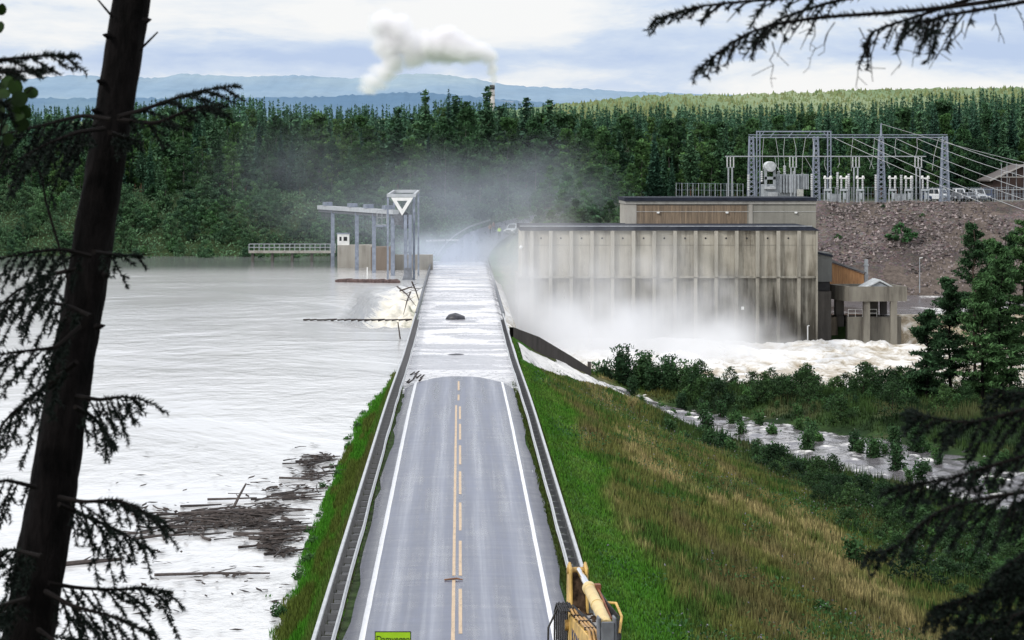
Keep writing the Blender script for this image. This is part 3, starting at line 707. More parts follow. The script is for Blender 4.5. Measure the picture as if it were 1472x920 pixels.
# ------------------------------------------------------------------ powerhouse
PX0, PX1 = gx(750, 345), gx(1175, 345); ZT, ZF, ZL, ZB = gz(325.5, 345), gz(331.5, 345), gz(398, 345), -11.5
ph0 = Vector(((PX0+PX1)/2, 345, -9)); root = empty('powerhouse', ph0, label='big weathered concrete powerhouse wall with vertical ribs rising from the spray', cat='powerhouse')
RIB = concrete('concrete_rib', (.385, .365, .315), (.13, .12, .10), 1.0, -9, 3)
spc = (PX1-PX0)*83/1185.0
ribx = [PX0+(PX1-PX0)*(v-190)/1185 for v in (230, 305, 388, 471, 553, 637, 720, 803, 886, 968, 1050, 1134, 1217, 1300)]
b = MB(); b.bb((PX0, 345, ZL), (PX1, 365, ZF)); W(b, 'upper_wall', CONC_W, root, ph0)
b = MB(); b.bb((PX0-.5, 345.15, ZB), (PX1-.0, 364.9, ZL-.003)); W(b, 'lower_wall', concrete('concrete_lower_wall', (.31, .295, .255), (.075, .068, .055), 1.15, -10, 2), root, ph0)
b = MB(); b.bb((PX0-.52, 344.72, ZL-.16), (PX1+.02, 345.1, ZL+.13)); W(b, 'ledge', RIB, root, ph0)
b = MB(); b.bb((PX0-.25, 344.55, ZF+.002), (PX1-.75, 365.2, ZT)); b.add([(PX1-.75, 344.55, ZF+.002), (PX1+.3, 344.55, ZF+.002), (PX1-.75, 344.55, ZT), (PX1-.75, 365.2, ZF+.002), (PX1+.3, 365.2, ZF+.002), (PX1-.75, 365.2, ZT)], [(0, 1, 2), (5, 4, 3), (1, 4, 5, 2)]); W(b, 'roof', ROOF, root, ph0)
b = MB(); b.bb((PX0-.27, 344.50, ZT+.002), (PX1-.75, 344.75, ZT+.09)); W(b, 'roof_edge', mat('edge_flashing', (.42, .44, .47), .4, .5), root, ph0)
for x in ribx:
    b = MB(); b.bb((x-.24, 344.42, ZL+.02), (x+.24, 345.05, ZF-.02)); W(b, 'rib', RIB, root, ph0)
    b = MB(); b.bb((x-.22, 344.55, ZB), (x+.22, 345.2, ZL-.18)); W(b, 'rib', RIB, root, ph0)
b = MB(); b.bb((PX0, 344.6, ZL+.02), (PX0+.35, 345.05, ZF-.02)); W(b, 'rib', RIB, root, ph0)
b = MB(); b.bb((PX1-.22, 344.6, ZB), (PX1+.004, 345.05, ZF-.02)); W(b, 'rib', RIB, root, ph0)
for a_, c_ in zip(ribx[:-1], ribx[1:]):
    b = MB(); xm = (a_+c_)/2; zm = gz(342.5, 345)
    b.tube([(xm, 344.97, zm), (xm, 345.03, zm)], .13, 10); W(b, 'drain_hole', DARK, root, ph0)
b = MB(); b.bb((PX0-.02, 344.97, gz(352.6, 345)), (PX1+.01, 345.02, gz(352.2, 345))); W(b, 'cast_joint', concrete('concrete_joint', (.20, .19, .17), (.1, .095, .085)), root, ph0)
b = MB(); b.tube([at(1161, 469, 344.7), at(1161, 497, 344.7)], .09, 8); b.tube([at(1161, 469, 344.7), at(1163, 468, 344.9)], .09, 8); W(b, 'gauge_pipe', WHITEP, root, ph0)
b = MB(); p = at(1067.5, 443, 344.9); b.box(p, (.36, .2, .4)); W(b, 'sign_plate', WHITEP, root, ph0)
b = MB(); p = at(750, 354, 344.5); b.lathe((p[0]-.1, p[1]-.2, p[2]-.15), [(.08, -.18), (.2, -.1), (.24, .1), (.12, .26)]); W(b, 'camera_dome', WHITEP, root, ph0)
# upper hall behind
uY = 362.0; ux0, ux1 = gx(900, uY), gx(1173, uY); uz1 = gz(284, uY); uzs = gz(293.5, uY)
root = empty('upper_hall', ((ux0+ux1)/2, uY, 6), label='lower building of brown boards and concrete rising behind the powerhouse roof', cat='building'); o0 = root.location.copy()
xw0, xw1, xw2 = gx(915, uY), gx(1074, uY), ux1
def boards(name, c, c2):
    m, t_, b_ = nt_new(name); g_ = N(t_); p_ = g_.obj()
    s_ = g_.mk('ShaderNodeSeparateXYZ', {0: p_}).outputs[0]
    k = g_.math('FRACT', g_.math('MULTIPLY', s_, 6.2)); idn = g_.math('FLOOR', g_.math('MULTIPLY', s_, 6.2))
    r_ = g_.mk('ShaderNodeTexWhiteNoise', {'W': idn}, noise_dimensions='1D').outputs[0]
    n_ = g_.noise(g_.scale(p_, (3, 3, .25)), 2.0, 6, .65).outputs[0]
    cc = g_.mix(r_, c, c2); cc = g_.mix(g_.ramp(n_, [(.35, 0), (.7, .75)]), cc, tuple(x*.35 for x in c2))
    cc = g_.mix(g_.math('LESS_THAN', k, .10), cc, tuple(x*.12 for x in c))
    g_.L(cc, b_.inputs['Base Color']); b_.inputs['Roughness'].default_value = .8
    g_.L(g_.bump(g_.math('GREATER_THAN', k, .10), .03), b_.inputs['Normal']); return m
b = MB(); b.bb((ux0, uY+.3, 3), (ux1, uY+14, uzs)); W(b, 'wall', CONC, root, o0)
b = MB(); b.bb((xw0, uY+.05, 4), (xw1, uY+.297, uzs-.12)); W(b, 'board_cladding', boards('brown_boards', (.34, .25, .165), (.22, .165, .115)), root, o0)
b = MB(); b.bb((xw1+.003, uY+.05, 4), (xw2, uY+.297, uzs-.02)); W(b, 'concrete_panel', concrete('concrete_panel', (.29, .28, .245), (.14, .13, .11), .9), root, o0)
b = MB(); b.bb((ux0-.1, uY-.02, 4), (xw0-.003, uY+.296, uzs-.02)); W(b, 'end_pier', CONC, root, o0)
b = MB(); b.bb((xw1+.2, uY-.06, 4), (xw1+.75, uY+.045, uzs-.02)); W(b, 'end_pier', CONC, root, o0)
b = MB(); b.bb((ux0-.25, uY-.30, uzs+.45), (ux1+.1, uY+14.2, uz1)); W(b, 'roof', ROOF, root, o0)
b = MB(); b.bb((ux0-.15, uY-.12, uzs+.002), (ux1+.02, uY+14.1, uzs+.448)); W(b, 'fascia', concrete('concrete_fascia', (.38, .37, .34), (.2, .19, .17)), root, o0)
for q in (946, 1045, 1144):
    b = MB(); p = at(q, 305.5, uY); b.box((p[0], uY-.08, p[2]), (.38, .2, .18)); b.box((p[0], uY-.16, p[2]-.07), (.3, .1, .1)); W(b, 'wall_lamp', WHITEP, root, o0)
b = MB(); p = at(1044, 304.2, uY); b.bb((ux0, uY-.01, p[2]-.03), (ux1, uY+.04, p[2]+.03)); W(b, 'cable_duct', mat('pale_cable_duct', (.45, .45, .43), .6), root, o0)
# annex, shed, platform at the right end
aY = 350.0; x0, x1 = PX1+.02, gx(1196, aY)
a0 = Vector(((x0+x1)/2, aY, -9)); root = empty('annex', a0, label='narrow dark concrete annex with a window slot at the right end of the powerhouse', cat='annex')
b = MB(); b.bb((x0, aY, gz(405, aY)), (x1, aY+8, gz(364, aY))); W(b, 'upper_wall', concrete('concrete_grey', (.17, .175, .17), (.07, .07, .068)), root, a0)
b = MB(); b.bb((x0, aY+.2, gz(418, aY)), (x1-.25, aY+8, gz(405, aY)-.003)); W(b, 'window', DARK, root, a0)
b = MB(); b.bb((x0, aY+.1, ZB), (x1-.08, aY+8, gz(419, aY))); W(b, 'lower_wall', CONC_D, root, a0)
b = MB(); b.add([(x0, aY-.2, gz(360, aY)), (x1+.1, aY-.2, gz(367, aY)), (x1+.1, aY+8.3, gz(367, aY)), (x0, aY+8.3, gz(360, aY)), (x0, aY-.2, gz(363.4, aY)), (x1+.1, aY-.2, gz(369.5, aY)), (x1+.1, aY+8.3, gz(369.5, aY)), (x0, aY+8.3, gz(363.4, aY))], [(0, 1, 2, 3), (7, 6, 5, 4), (0, 4, 5, 1), (1, 5, 6, 2), (2, 6, 7, 3), (3, 7, 4, 0)]); W(b, 'roof', ROOF, root, a0)
sY = 366.0; xa, xb = gx(1190, sY), gx(1242, sY); s0 = Vector(((xa+xb)/2, sY, gz(428, sY)))
root = empty('timber_shed', s0, label='orange timber shed under a sloping dark roof between the annex and the platform', cat='shed')
b = MB(); b.prism([(xa, gz(430, sY)), (xb, gz(430, sY)), (xb, gz(394, sY)), (xa, gz(376, sY))], sY, sY+9, 'y'); W(b, 'wall', boards('orange_boards', (.50, .27, .12), (.40, .20, .085)), root, s0)
b = MB(); b.prism([(xa-.2, gz(374, sY)), (xb+.3, gz(393.5, sY)), (xb+.3, gz(391, sY)), (xa-.2, gz(371, sY))], sY-.35, sY+9.3, 'y'); W(b, 'roof', mat('grey_roof', (.12, .12, .125), .6), root, s0)
b = MB(); b.box((xb+.6, sY+2, gz(390, sY)), (.5, .5, 3.2)); b.box((xb+.6, sY+2, gz(372.5, sY)-.9), (.7, .7, .15)); W(b, 'vent_pipe', STEEL, root, s0)
# platform on pillars
pY = 346.0; xa, xb = gx(1221, pY), gx(1305, pY); pz1, pz0 = gz(412, pY), gz(433.5, pY); pc = Vector(((xa+xb)/2, pY+4, TAIL))
root = empty('intake_platform', pc, label='concrete platform on pillars carrying a small grey gabled roof above the white water', cat='platform')
CP = concrete('concrete_platform', (.24, .225, .19), (.09, .08, .07), 1.1)
M3 = .07
b = MB(); b.prism([(xa, pY), (xb, pY+.6), (xb-1.0, pY+9), (xa-1.7, pY+7.5)], pz0, pz0+.5, 'z'); W(b, 'slab', CP, root, pc)
pl = [(xa, pY), (xb, pY+.6), (xb-1.0, pY+9), (xa-1.7, pY+7.5)]
b = MB()
for k in range(4):
    q0 = Vector((*pl[k], 0)); q1 = Vector((*pl[(k+1) % 4], 0)); n_ = (q1-q0).normalized(); off = Vector((-n_.y, n_.x, 0))*.15
    a_ = q0+off+n_*.0; c_ = q1+off-n_*(.3 if k % 2 else 0)
    b.bar((a_.x, a_.y, (pz1+pz0)/2+.25), (c_.x, c_.y, (pz1+pz0)/2+.25+.0005*k), .3, pz1-pz0-.5)
W(b, 'parapet', CP, root, pc)
for q in (1247, 1286):
    b = MB(); b.bb((gx(q, pY)-.42, pY+.5, ZB), (gx(q, pY)+.42, pY+1.4, pz0-.002)); W(b, 'pillar', CP, root, pc)
b = MB(); b.bb((xa-.9, pY+6.2, ZB), (xa+.2, pY+8, pz0-.002)); b.bb((xb-2.4, pY+7, ZB), (xb-1.6, pY+8.2, pz0-.002)); b.bb((xa+3.5, pY+5, gz(456, pY)), (xa+4.6, pY+6, pz0-.003)); W(b, 'pillar', CONC_D, root, pc)
b = MB(); b.bb((xa+.1, pY+2.2, ZB), (xb-.5, pY+4, gz(457, pY))); W(b, 'lower_wall', CP, root, pc)
b = MB()
for hh in (.5, 1.0): b.bar((xa+.2, pY+2.4, gz(457, pY)+hh), (xa+4, pY+2.4, gz(457, pY)+hh), .06)
for k in range(5): b.bar((xa+.2+k*.95, pY+2.4, gz(457, pY)), (xa+.2+k*.95, pY+2.4, gz(457, pY)+1.0), .05)
W(b, 'railing', WHITEP, root, pc)
rx0, rx1 = gx(1243, pY+1), gx(1288, pY+1); rz = gz(416.5, pY); rp = gz(405, pY)
b = MB(); xm = (rx0+rx1)/2; b.prism([(rx0+.1, pz0+.5), (rx1-.1, pz0+.5), (rx1-.1, rz), (xm, rp-.1), (rx0+.1, rz)], pY+1.6, pY+6.5, 'y'); W(b, 'roof_gable', mat('grey_sheet', (.34, .36, .38), .5, .1), root, pc)
b = MB()
for s_ in (-1, 1):
    e = rx0-.2 if s_ < 0 else rx1+.2
    b.prism([(xm, rp), (e, rz-.12), (e, rz+.02), (xm, rp+.14)], pY+1.3+.003*(s_ > 0), pY+6.8, 'y')
    for k in range(5):
        yv = pY+1.5+k*1.28; b.bar((xm+s_*.05, yv, rp+.2), (e-s_*.05, yv, rz+.07), .09, .07)
W(b, 'roof', mat('pale_corrugated_sheet', (.55, .57, .58), .45, .3), root, pc)
# weir between the pool and the tailrace
b = MB(); b.bb((x1-.1, 351.2, ZB), (xa-.8, 352.4, gz(456, 351))); b.bb((xb-1.4, 350.6, ZB), (xb+22, 351.8, POOL+.02)); tag(b.build('weir', concrete('concrete_weir', (.20, .17, .13), (.06, .05, .04), 1.3)), 'streaked concrete weir holding back the pool right of the platform', 'weir')
V = []; nx = 7; xv = np.arange(xb-1.2, xb+22, .35)
for x_ in xv:
    for j, (dy, z_) in enumerate([(.8, POOL+.12), (-.1, POOL+.06), (-.35, POOL-.3), (-.55, POOL-1.2), (-.75, POOL-2.3), (-.95, POOL-3.4), (-1.3, TAIL-.2)]):
        k = fbm(x_*1.2, j*.3, 151, 3)-.5; V.append((x_, 351-.4+dy+k*.5*min(1, j/2), z_))
V = np.array(V); i = (np.arange(len(xv)-1)[:, None]*nx+np.arange(nx-1)[None]).ravel(); c = np.zeros((len(V), 3)); c[:, 0] = .12+.25*(fbm(V[:, 0]*2, V[:, 2]*.1, 155, 3))
tag(link('waterfall', npmesh('waterfall', V, np.stack([i, i+1, i+nx+1, i+nx], -1), c, True), FOAMM), kind='structure')
# ------------------------------------------------------------------ rubble slope under the switchyard
def rk_z(x, y): return -5.3+(y-404)/26*14.2+1.1*(fbm(x*.12, y*.12, 161, 4)-.5)+.5*(fbm(x*.7, y*.7, 163, 3)-.5)
V, Fc = grid(np.arange(47.5, 150, .9), np.arange(402, 431, .7), rk_z)
m, t, b_ = nt_new('rubble_ground'); g = N(t); p = g.pos()
n = g.noise(p, 2.6, 7, .75).outputs[0]; n2 = g.noise(g.scale(p, (.16, .16, .3)), 1.0, 4).outputs[0]; vo = g.mk('ShaderNodeTexVoronoi', {'Vector': p, 'Scale': 2.4}).outputs['Color']
c = g.ramp(g.math('ADD', g.math('MULTIPLY', n, .6), g.math('MULTIPLY', n2, .4)), [(.38, (.045, .036, .031)), (.5, (.115, .088, .080)), (.62, (.25, .20, .19))])
g.L(g.mix(.22, c, vo, 'MULTIPLY'), b_.inputs['Base Color']); b_.inputs['Roughness'].default_value = .95; g.L(g.bump(n, .35), b_.inputs['Normal'])
tag(link('embankment', npmesh('embankment', V, Fc, None, True), m), kind='structure')
ico = np.array([(0, 0, 1), (0, 0, -1), (1, 0, 0), (-1, 0, 0), (0, 1, 0), (0, -1, 0)], float); icf = np.array([(0, 2, 4), (0, 4, 3), (0, 3, 5), (0, 5, 2), (1, 4, 2), (1, 3, 4), (1, 5, 3), (1, 2, 5)])
NR = 9000; x = rng.uniform(48, 125, NR); y = rng.uniform(403, 430.5, NR); r = rng.uniform(.10, .34, NR)**1.0
kp = fbm(x*.09, y*.1, 165, 3) > .42; x, y, r = x[kp], y[kp], r[kp]; NR = len(x)
P = ico[None]*rng.uniform(.6, 1.3, (NR, 6, 1))*r[:, None, None]*rng.uniform(.7, 1.3, (NR, 1, 3))
ang = rng.uniform(0, 6.28, NR); ca, sa = np.cos(ang), np.sin(ang)
PX = P[:, :, 0]*ca[:, None]-P[:, :, 1]*sa[:, None]; PY = P[:, :, 0]*sa[:, None]+P[:, :, 1]*ca[:, None]
V = np.stack([PX+x[:, None], PY+y[:, None], P[:, :, 2]+rk_z(x, y)[:, None]+.05], -1).reshape(-1, 3)
Fq = (icf[None]+6*np.arange(NR)[:, None, None]).reshape(-1, 3)
sh = np.clip(rng.normal(.14, .07, NR), .03, .34); cc = np.stack([sh*1.10, sh*.93, sh*.90], -1)
tag(link('rubble', npmesh('rubble', V, Fq, np.repeat(cc, 6, 0)), leafmat('stone_chips', (1, 1, 1), 0, .2, 0)), kind='stuff')
# street lamp below the slope
p = at(1322, 418, 402); root = empty('street_lamp', (p[0], p[1], p[2]-.3), label='thin grey lamp post at the foot of the rubble slope', cat='street lamp')
b = MB(); b.tube([(0, 0, 0), (0, 0, 5.3)], [.09, .06], 8); b.build('pole', STEEL, root); b = MB(); b.bar((-.05, 0, 5.3), (.45, -.1, 5.42), .22, .12); b.build('lamp_head', WHITEP, root)
# ------------------------------------------------------------------ switchyard
SY = 452.0; SZ = gz(288, SY)
def sx(px_, D=SY): return gx(px_, D)
def tower(px_, D, ptop, w0, w1, lab, mast=0):
    zb = 8.6; x = gx(px_, D); zt = gz(ptop, D); root = empty('lattice_tower', (x, D, zb), label=lab, cat='tower', group='steel towers of the switchyard')
    h_ = zt-zb; b = MB()
    for i_ in (-1, 1):
        for j_ in (-1, 1): b.bar((i_*w0/2, j_*w0/2, 0), (i_*w1/2, j_*w1/2, h_), .20)
    b.build('tower_leg', STB, root)
    b = MB(); nseg = 14
    for k in range(nseg):
        u0, u1 = k/nseg, (k+1)/nseg; a0_ = w0*(1-u0)+w1*u0; a1_ = w0*(1-u1)+w1*u1
        for s_ in (-1, 1):
            b.bar((-a0_/2, s_*a0_/2, h_*u0), (a1_/2, s_*a1_/2, h_*u1), .09); b.bar((a0_/2, s_*a0_/2, h_*u0), (-a1_/2, s_*a1_/2, h_*u1), .09)
            b.bar((s_*a0_/2, -a0_/2, h_*u0), (s_*a1_/2, a1_/2, h_*u1), .09)
    b.build('bracing', STB, root)
    b = MB(); b.box((0, 0, -.1), (w0+.6, w0+.6, .3)); b.build('footing', CONC, root)
    if mast: b = MB(); b.tube([(0, 0, h_), (0, 0, h_+mast)], [.22, .08], 8); b.build('mast', STB, root)
    return x, D, zt
T1 = tower(1080, SY, 196, 1.25, .62, 'steel lattice tower behind the upper hall, nearest the transformer\'s left')
T2 = tower(1173, SY, 196, 1.25, .62, 'steel lattice tower between the transformer and the breakers')
T3 = tower(1266.5, SY, 196, 1.35, .6, 'steel lattice tower topped by a thin lightning mast', 2.3)
T4 = tower(1358, SY, 196, 1.45, .7, 'steel lattice tower at the right end of the switchyard beside the parked vans')
def simple(name, lab, cat, org, fn, m, group=None):
    b = MB(); fn(b); o = b.build(name, m); o.location = Vector(org)
    for v in o.data.vertices: v.co -= Vector(org)
    return tag(o, lab, cat, group)
zt = gz(197.5, SY)
simple('portal_beam', 'long steel beam spanning the tops of the four lattice towers', 'beam', (sx(1220), SY, zt), lambda b: (b.bar((sx(1076), SY-.3, zt), (sx(1362), SY-.3, zt), .18), b.bar((sx(1076), SY+.3, zt), (sx(1362), SY+.3, zt), .18), b.bar((sx(1076), SY, zt+.45), (sx(1362), SY, zt+.45), .14)), STB)
# rear portal
Yr2 = 466.0; root = empty('portal_frame', (gx(1141, Yr2), Yr2, 8.6), label='taller square steel portal standing over the transformer', cat='portal'); o0 = root.location.copy()
for q in (1090, 1192):
    b = MB(); x = gx(q, Yr2)
    for dx in (-.28, .28): b.bar((x+dx, Yr2, 8.5), (x+dx, Yr2, gz(188, Yr2)), .20)
    for k in range(12): b.bar((x-.28, Yr2, 9+k*.95), (x+.28, Yr2, 9.5+k*.95), .07)
    W(b, 'column', STB, root, o0)
b = MB(); z2 = gz(189, Yr2); b.bar((gx(1087, Yr2), Yr2, z2), (gx(1195, Yr2), Yr2, z2), .22); b.bar((gx(1087, Yr2), Yr2, gz(197.5, Yr2)), (gx(1195, Yr2), Yr2, gz(197.5, Yr2)), .16)
for q, r_ in ((1092, 1099), (1190, 1183), (1107, 1114), (1133, 1140), (1160, 1167)): b.bar((gx(q, Yr2), Yr2, gz(197.5, Yr2)), (gx(r_, Yr2), Yr2, z2), .12)
W(b, 'crossbeam', STB, root, o0)
# busbar and insulator stands
zb_ = gz(225, SY)
simple('busbar', 'long thin aluminium busbar running level across the switchyard', 'busbar', (sx(1185), SY-1.5, zb_), lambda b: (b.tube([(sx(1041), SY-1.5, zb_), (sx(1329), SY-1.5, zb_)], .11, 6)), STEEL)
stand_labs = ['three white insulators on twin posts at the left end of the busbar', 'three white insulators on twin posts above the transformer', 'three white insulators on twin posts left of the masted tower', 'three white insulators on twin posts at the right end of the busbar']
proto = None
for q, lab in zip((1050, 1140, 1230.5, 1320), stand_labs):
    x = gx(q, SY-1.5)
    if proto is None:
        proto = empty('insulator_stand', (x, SY-1.5, 8.6)); hb = gz(241, SY)-8.6; ht = zb_-8.6-.12
        for dx in (-.35, .3): MB().tube([(dx, 0, 0), (dx, 0, hb)], .15, 6).build('post', STEEL, proto)
        MB().box((0, 0, hb+.06), (1.35, .3, .12)).build('crosspiece', STEEL, proto)
        for dx in (-.55, 0, .55): MB().lathe((dx, 0, 0), [(.13 if k % 2 else .085, hb+.121+(ht-hb-.13)*k/14) for k in range(15)], 8).build('insulator', PORC, proto)
        r_ = proto
    else: r_ = copy_tree(proto); r_.location = (x, SY-1.5, 8.6)
    tag(r_, lab, 'insulator stand', 'insulator stands under the busbar')
# transformer
tY = 458.0; tx0 = gx(1128, tY); z0 = 8.6
root = empty('transformer', (tx0, tY, z0), label='big grey power transformer with ribbed coolers and a drum on top', cat='transformer')
def tx_(q): return gx(q, tY)-tx0
def tz_(q): return gz(q, tY)-z0
b = MB(); b.bb((tx_(1096), -.9, 0), (tx_(1150), 2.4, tz_(265))); b.build('tank', GREYEQ, root, .05)
b = MB(); b.bb((tx_(1098), -1.4, tz_(272)), (tx_(1114), -.91, tz_(268))); b.box((tx_(1110), -1.2, 1.0), (1.6, .5, 1.7)); b.build('control_box', mat('pale_equipment', (.46, .48, .49), .5), root, .03)
b = MB()
for k in range(7):
    x = tx_(1121)+k*(tx_(1146)-tx_(1121))/6; b.bb((x-.16, -1.6, tz_(277)), (x+.16, -.91, tz_(250.5)))
for k in range(6):
    x = tx_(1149)+k*.28; b.bb((x-.10, -1.2, tz_(272)), (x+.10, 2, tz_(250.5)))
b.build('cooler', GREYEQ, root, .02)
b = MB(); b.bb((tx_(1115), -.8, tz_(265)+.003), (tx_(1150), 2.2, tz_(251))); b.build('upper_tank', GREYEQ, root, .05)
b = MB(); b.tube([(tx_(1106), -2.0, tz_(239.5)), (tx_(1106), 1.8, tz_(239.5))], .92, 18); b.build('conservator', mat('pale_drum', (.56, .58, .59), .4, .1), root, .05)
b = MB()
for q in (1099.5, 1112): b.bb((tx_(q)-.22, -1.3, tz_(272)), (tx_(q)+.22, -.92, tz_(241)))
b.bb((tx_(1098), -1.3, tz_(258)), (tx_(1114), -.92, tz_(254))); b.build('drum_frame', GREYEQ, root)
for q, pt in ((1095, 246), (1118.5, 246), (1127.5, 238), (1141, 246), (1153, 249)):
    b = MB(); x = tx_(q); h0_ = tz_(251 if q > 1114 else 262); b.lathe((x, -.3, 0), [(.26 if k % 2 else .17, h0_+(tz_(pt)-h0_)*k/10) for k in range(11)], 8); b.build('bushing', PORC, root)
b = MB(); b.bb((tx_(1144), -1.9, .0), (tx_(1153), -1.45, tz_(272))); b.build('cabinet', mat('beige_cabinet', (.50, .50, .46), .5), root, .02)
# circuit breakers: three heads on a frame
proto = None
blab = ['grey circuit breaker just right of the second lattice tower', 'grey circuit breaker second from the second lattice tower', 'grey circuit breaker left of the masted tower', 'grey circuit breaker just right of the masted tower', 'grey circuit breaker between the masted tower and the busbar end', 'grey circuit breaker under the right end of the busbar']
for q, lab in zip((1190, 1213, 1236.5, 1283, 1306, 1330), blab):
    D = SY-4; x = gx(q, D)
    if proto is None:
        proto = empty('circuit_breaker', (x, D, 8.6)); k_ = 8.4
        for dx in (-.6, -.05, .55): MB().box((dx, 0, 1.1), (.22, .22, 2.2)).build('leg', STEEL, proto)
        MB().box((0, 0, 2.35), (1.35, .5, .38)).box((.1, .05, 1.3), (.5, .4, 1.1)).build('mechanism_box', GREYEQ, proto, .03)
        for dx in (-.42, .42): MB().lathe((dx, 0, 0), [(.2 if k % 2 else .13, 2.54+1.75*k/12) for k in range(13)], 8).build('insulator', PORC, proto)
        MB().box((0, 0, 4.36), (1.5, .3, .22)).lathe((.5, 0, 4.3), [(.2, 0), (.24, .2), (.16, .5)], 8).lathe((-.5, 0, 4.3), [(.2, 0), (.24, .2), (.16, .5)], 8).build('contact_head', WHITEP, proto)
        r_ = proto
    else: r_ = copy_tree(proto); r_.location = (x, D, 8.6)
    tag(r_, lab, 'circuit breaker', 'circuit breakers of the switchyard')
proto = None
blab = ['tall white surge arrester column left of the second breaker', 'tall white surge arrester column right of the second breaker', 'tall white surge arrester column right of the masted tower', 'tall white surge arrester column left of the last breaker', 'tall white surge arrester column beside the first lattice tower', 'tall white surge arrester column left of the masted tower', 'tall white surge arrester column left of the second tower']
for q, lab in zip((1204, 1220, 1295.5, 1311, 1076, 1259, 1167), blab):
    D = SY-2.6; x = gx(q, D)
    if proto is None:
        proto = empty('surge_arrester', (x, D, 8.6)); MB().box((0, 0, 1.2), (.3, .3, 2.4)).box((0, 0, .05), (.9, .9, .2)).build('post', STEEL, proto)
        MB().lathe((0, 0, 0), [(.24 if k % 2 else .16, 2.4+2.9*k/18) for k in range(19)], 8).build('insulator', PORC, proto); MB().box((0, 0, 5.35), (.5, .14, .1)).build('terminal', STEEL, proto); r_ = proto
    else: r_ = copy_tree(proto); r_.location = (x, D, 8.6); r_.scale = (1, 1, .88+.12*random.random())
    tag(r_, lab, 'surge arrester', 'surge arresters of the switchyard')
for q, w_, h_, lab in ((1200, 3.4, 1.5, 'grey control cabinet between the first two breakers'), (1296, 2.6, 1.5, 'grey control cabinet behind the right breakers')):
    simple('control_cabinet', lab, 'cabinet', (sx(q, SY+1), SY+1, 8.5), lambda b: (b.box((sx(q, SY+1), SY+1, 8.6+h_/2), (w_*.6, .8, h_)), b.box((sx(q, SY+1), SY+1, 8.6+h_+.04), (w_*.64, .9, .08))), GREYEQ)
# conductors: each sagging wire its own thing
WIRE = mat('aluminium_conductor', (.42, .43, .44), .5, .2, .05, 1)
def wire(pts, lab, r_=.05, sag=0, group=None, name='power_line'):
    a_, c_ = Vector(pts[0]), Vector(pts[-1]); n_ = 12
    q = [a_.lerp(c_, k/n_)-Vector((0, 0, sag*4*(k/n_)*(1-k/n_))) for k in range(n_+1)] if len(pts) == 2 else pts
    b = MB(); b.tube(q, r_, 5); o = b.build(name, WIRE); tag(o, lab, 'wire', group); return o
for k, (q, r_, t_) in enumerate(((1199, 198, (1500, 325)), (1226, 199, (1500, 312)), (1257, 199, (1500, 296)), (1288, 199, (1500, 281)), (1318, 199, (1500, 261)), (1349, 199, (1500, 246)))):
    wire([at(q, r_, SY-.4), at(*t_, 425-5*k*0)], 'overhead conductor falling from the portal beam to the right, number %s from the left' % ('one', 'two', 'three', 'four', 'five', 'six')[k], .042, .5)
wire([at(1266.5, 178, SY), at(1500, 240, 440)], 'thin earth wire falling from the tip of the lightning mast', .034, .3)
for k, (q, a_, e, f_) in enumerate(((1098, 198, 1097, 246), (1115, 198, 1119, 243), (1128, 198, 1128, 238), (1141, 198, 1144, 226), (1158, 198, 1153, 249), (1168, 198, 1170, 226), (1226, 199, 1224, 246), (1257, 199, 1250, 243), (1288, 199, 1288, 226), (1318, 199, 1316, 226), (1349, 199, 1340, 245), (1206, 226, 1204, 241), (1114, 226, 1122, 248), (1157, 226, 1168, 246), (1186, 226, 1188, 245), (1247, 226, 1256, 243), (1275, 226, 1279, 242))):
    wire([at(q, a_, SY-.4), at((q+e)/2+(3 if k % 2 else -3)*.6, (a_+f_)/2+2, SY-.9), at(e, f_, SY-1.4)], 'short slack jumper wire hanging among the switchyard equipment', .034, 0, 'jumper wires of the switchyard', 'jumper_wire')
# fences
def fence(p0, p1, h_, lab, n_, mesh_c):
    p0 = Vector(p0); p1 = Vector(p1); root = empty('fence', p0, label=lab, cat='fence'); d_ = p1-p0
    for k in range(n_+1): b = MB(); q = d_*k/n_; b.bar(q-Vector((0, 0, .3)), q+Vector((0, 0, h_)), .09); b.build('fence_post', STEEL, root)
    b = MB(); L_ = d_.length; m_ = int(L_/.55)
    for k in range(m_): q = d_*k/m_; b.bar(q+Vector((0, 0, .1)), q+Vector((0, 0, h_-.05)), .02)
    for hh in (.15, h_*.5, h_-.06): b.bar(Vector((0, 0, hh)), d_+Vector((0, 0, hh)), .035)
    b.build('fence_mesh', mesh_c, root)
FM = mat('fence_wire_blue', (.30, .36, .42), .5, .2)
fence(at(972, 283, 428), at(1068, 284, 432), 2.3, 'blue grey palisade fence left of the switchyard behind the upper hall', 12, FM)
fence((gx(1178, 478), 478, 8.7), (gx(1480, 478), 478, 8.7), 2.5, 'tall wire fence along the back of the switchyard', 13, FM)
fence((gx(1330, 440), 440, 8.8), (gx(1480, 440), 440, 8.8), 2.4, 'wire fence in front of the parked vans', 6, FM)
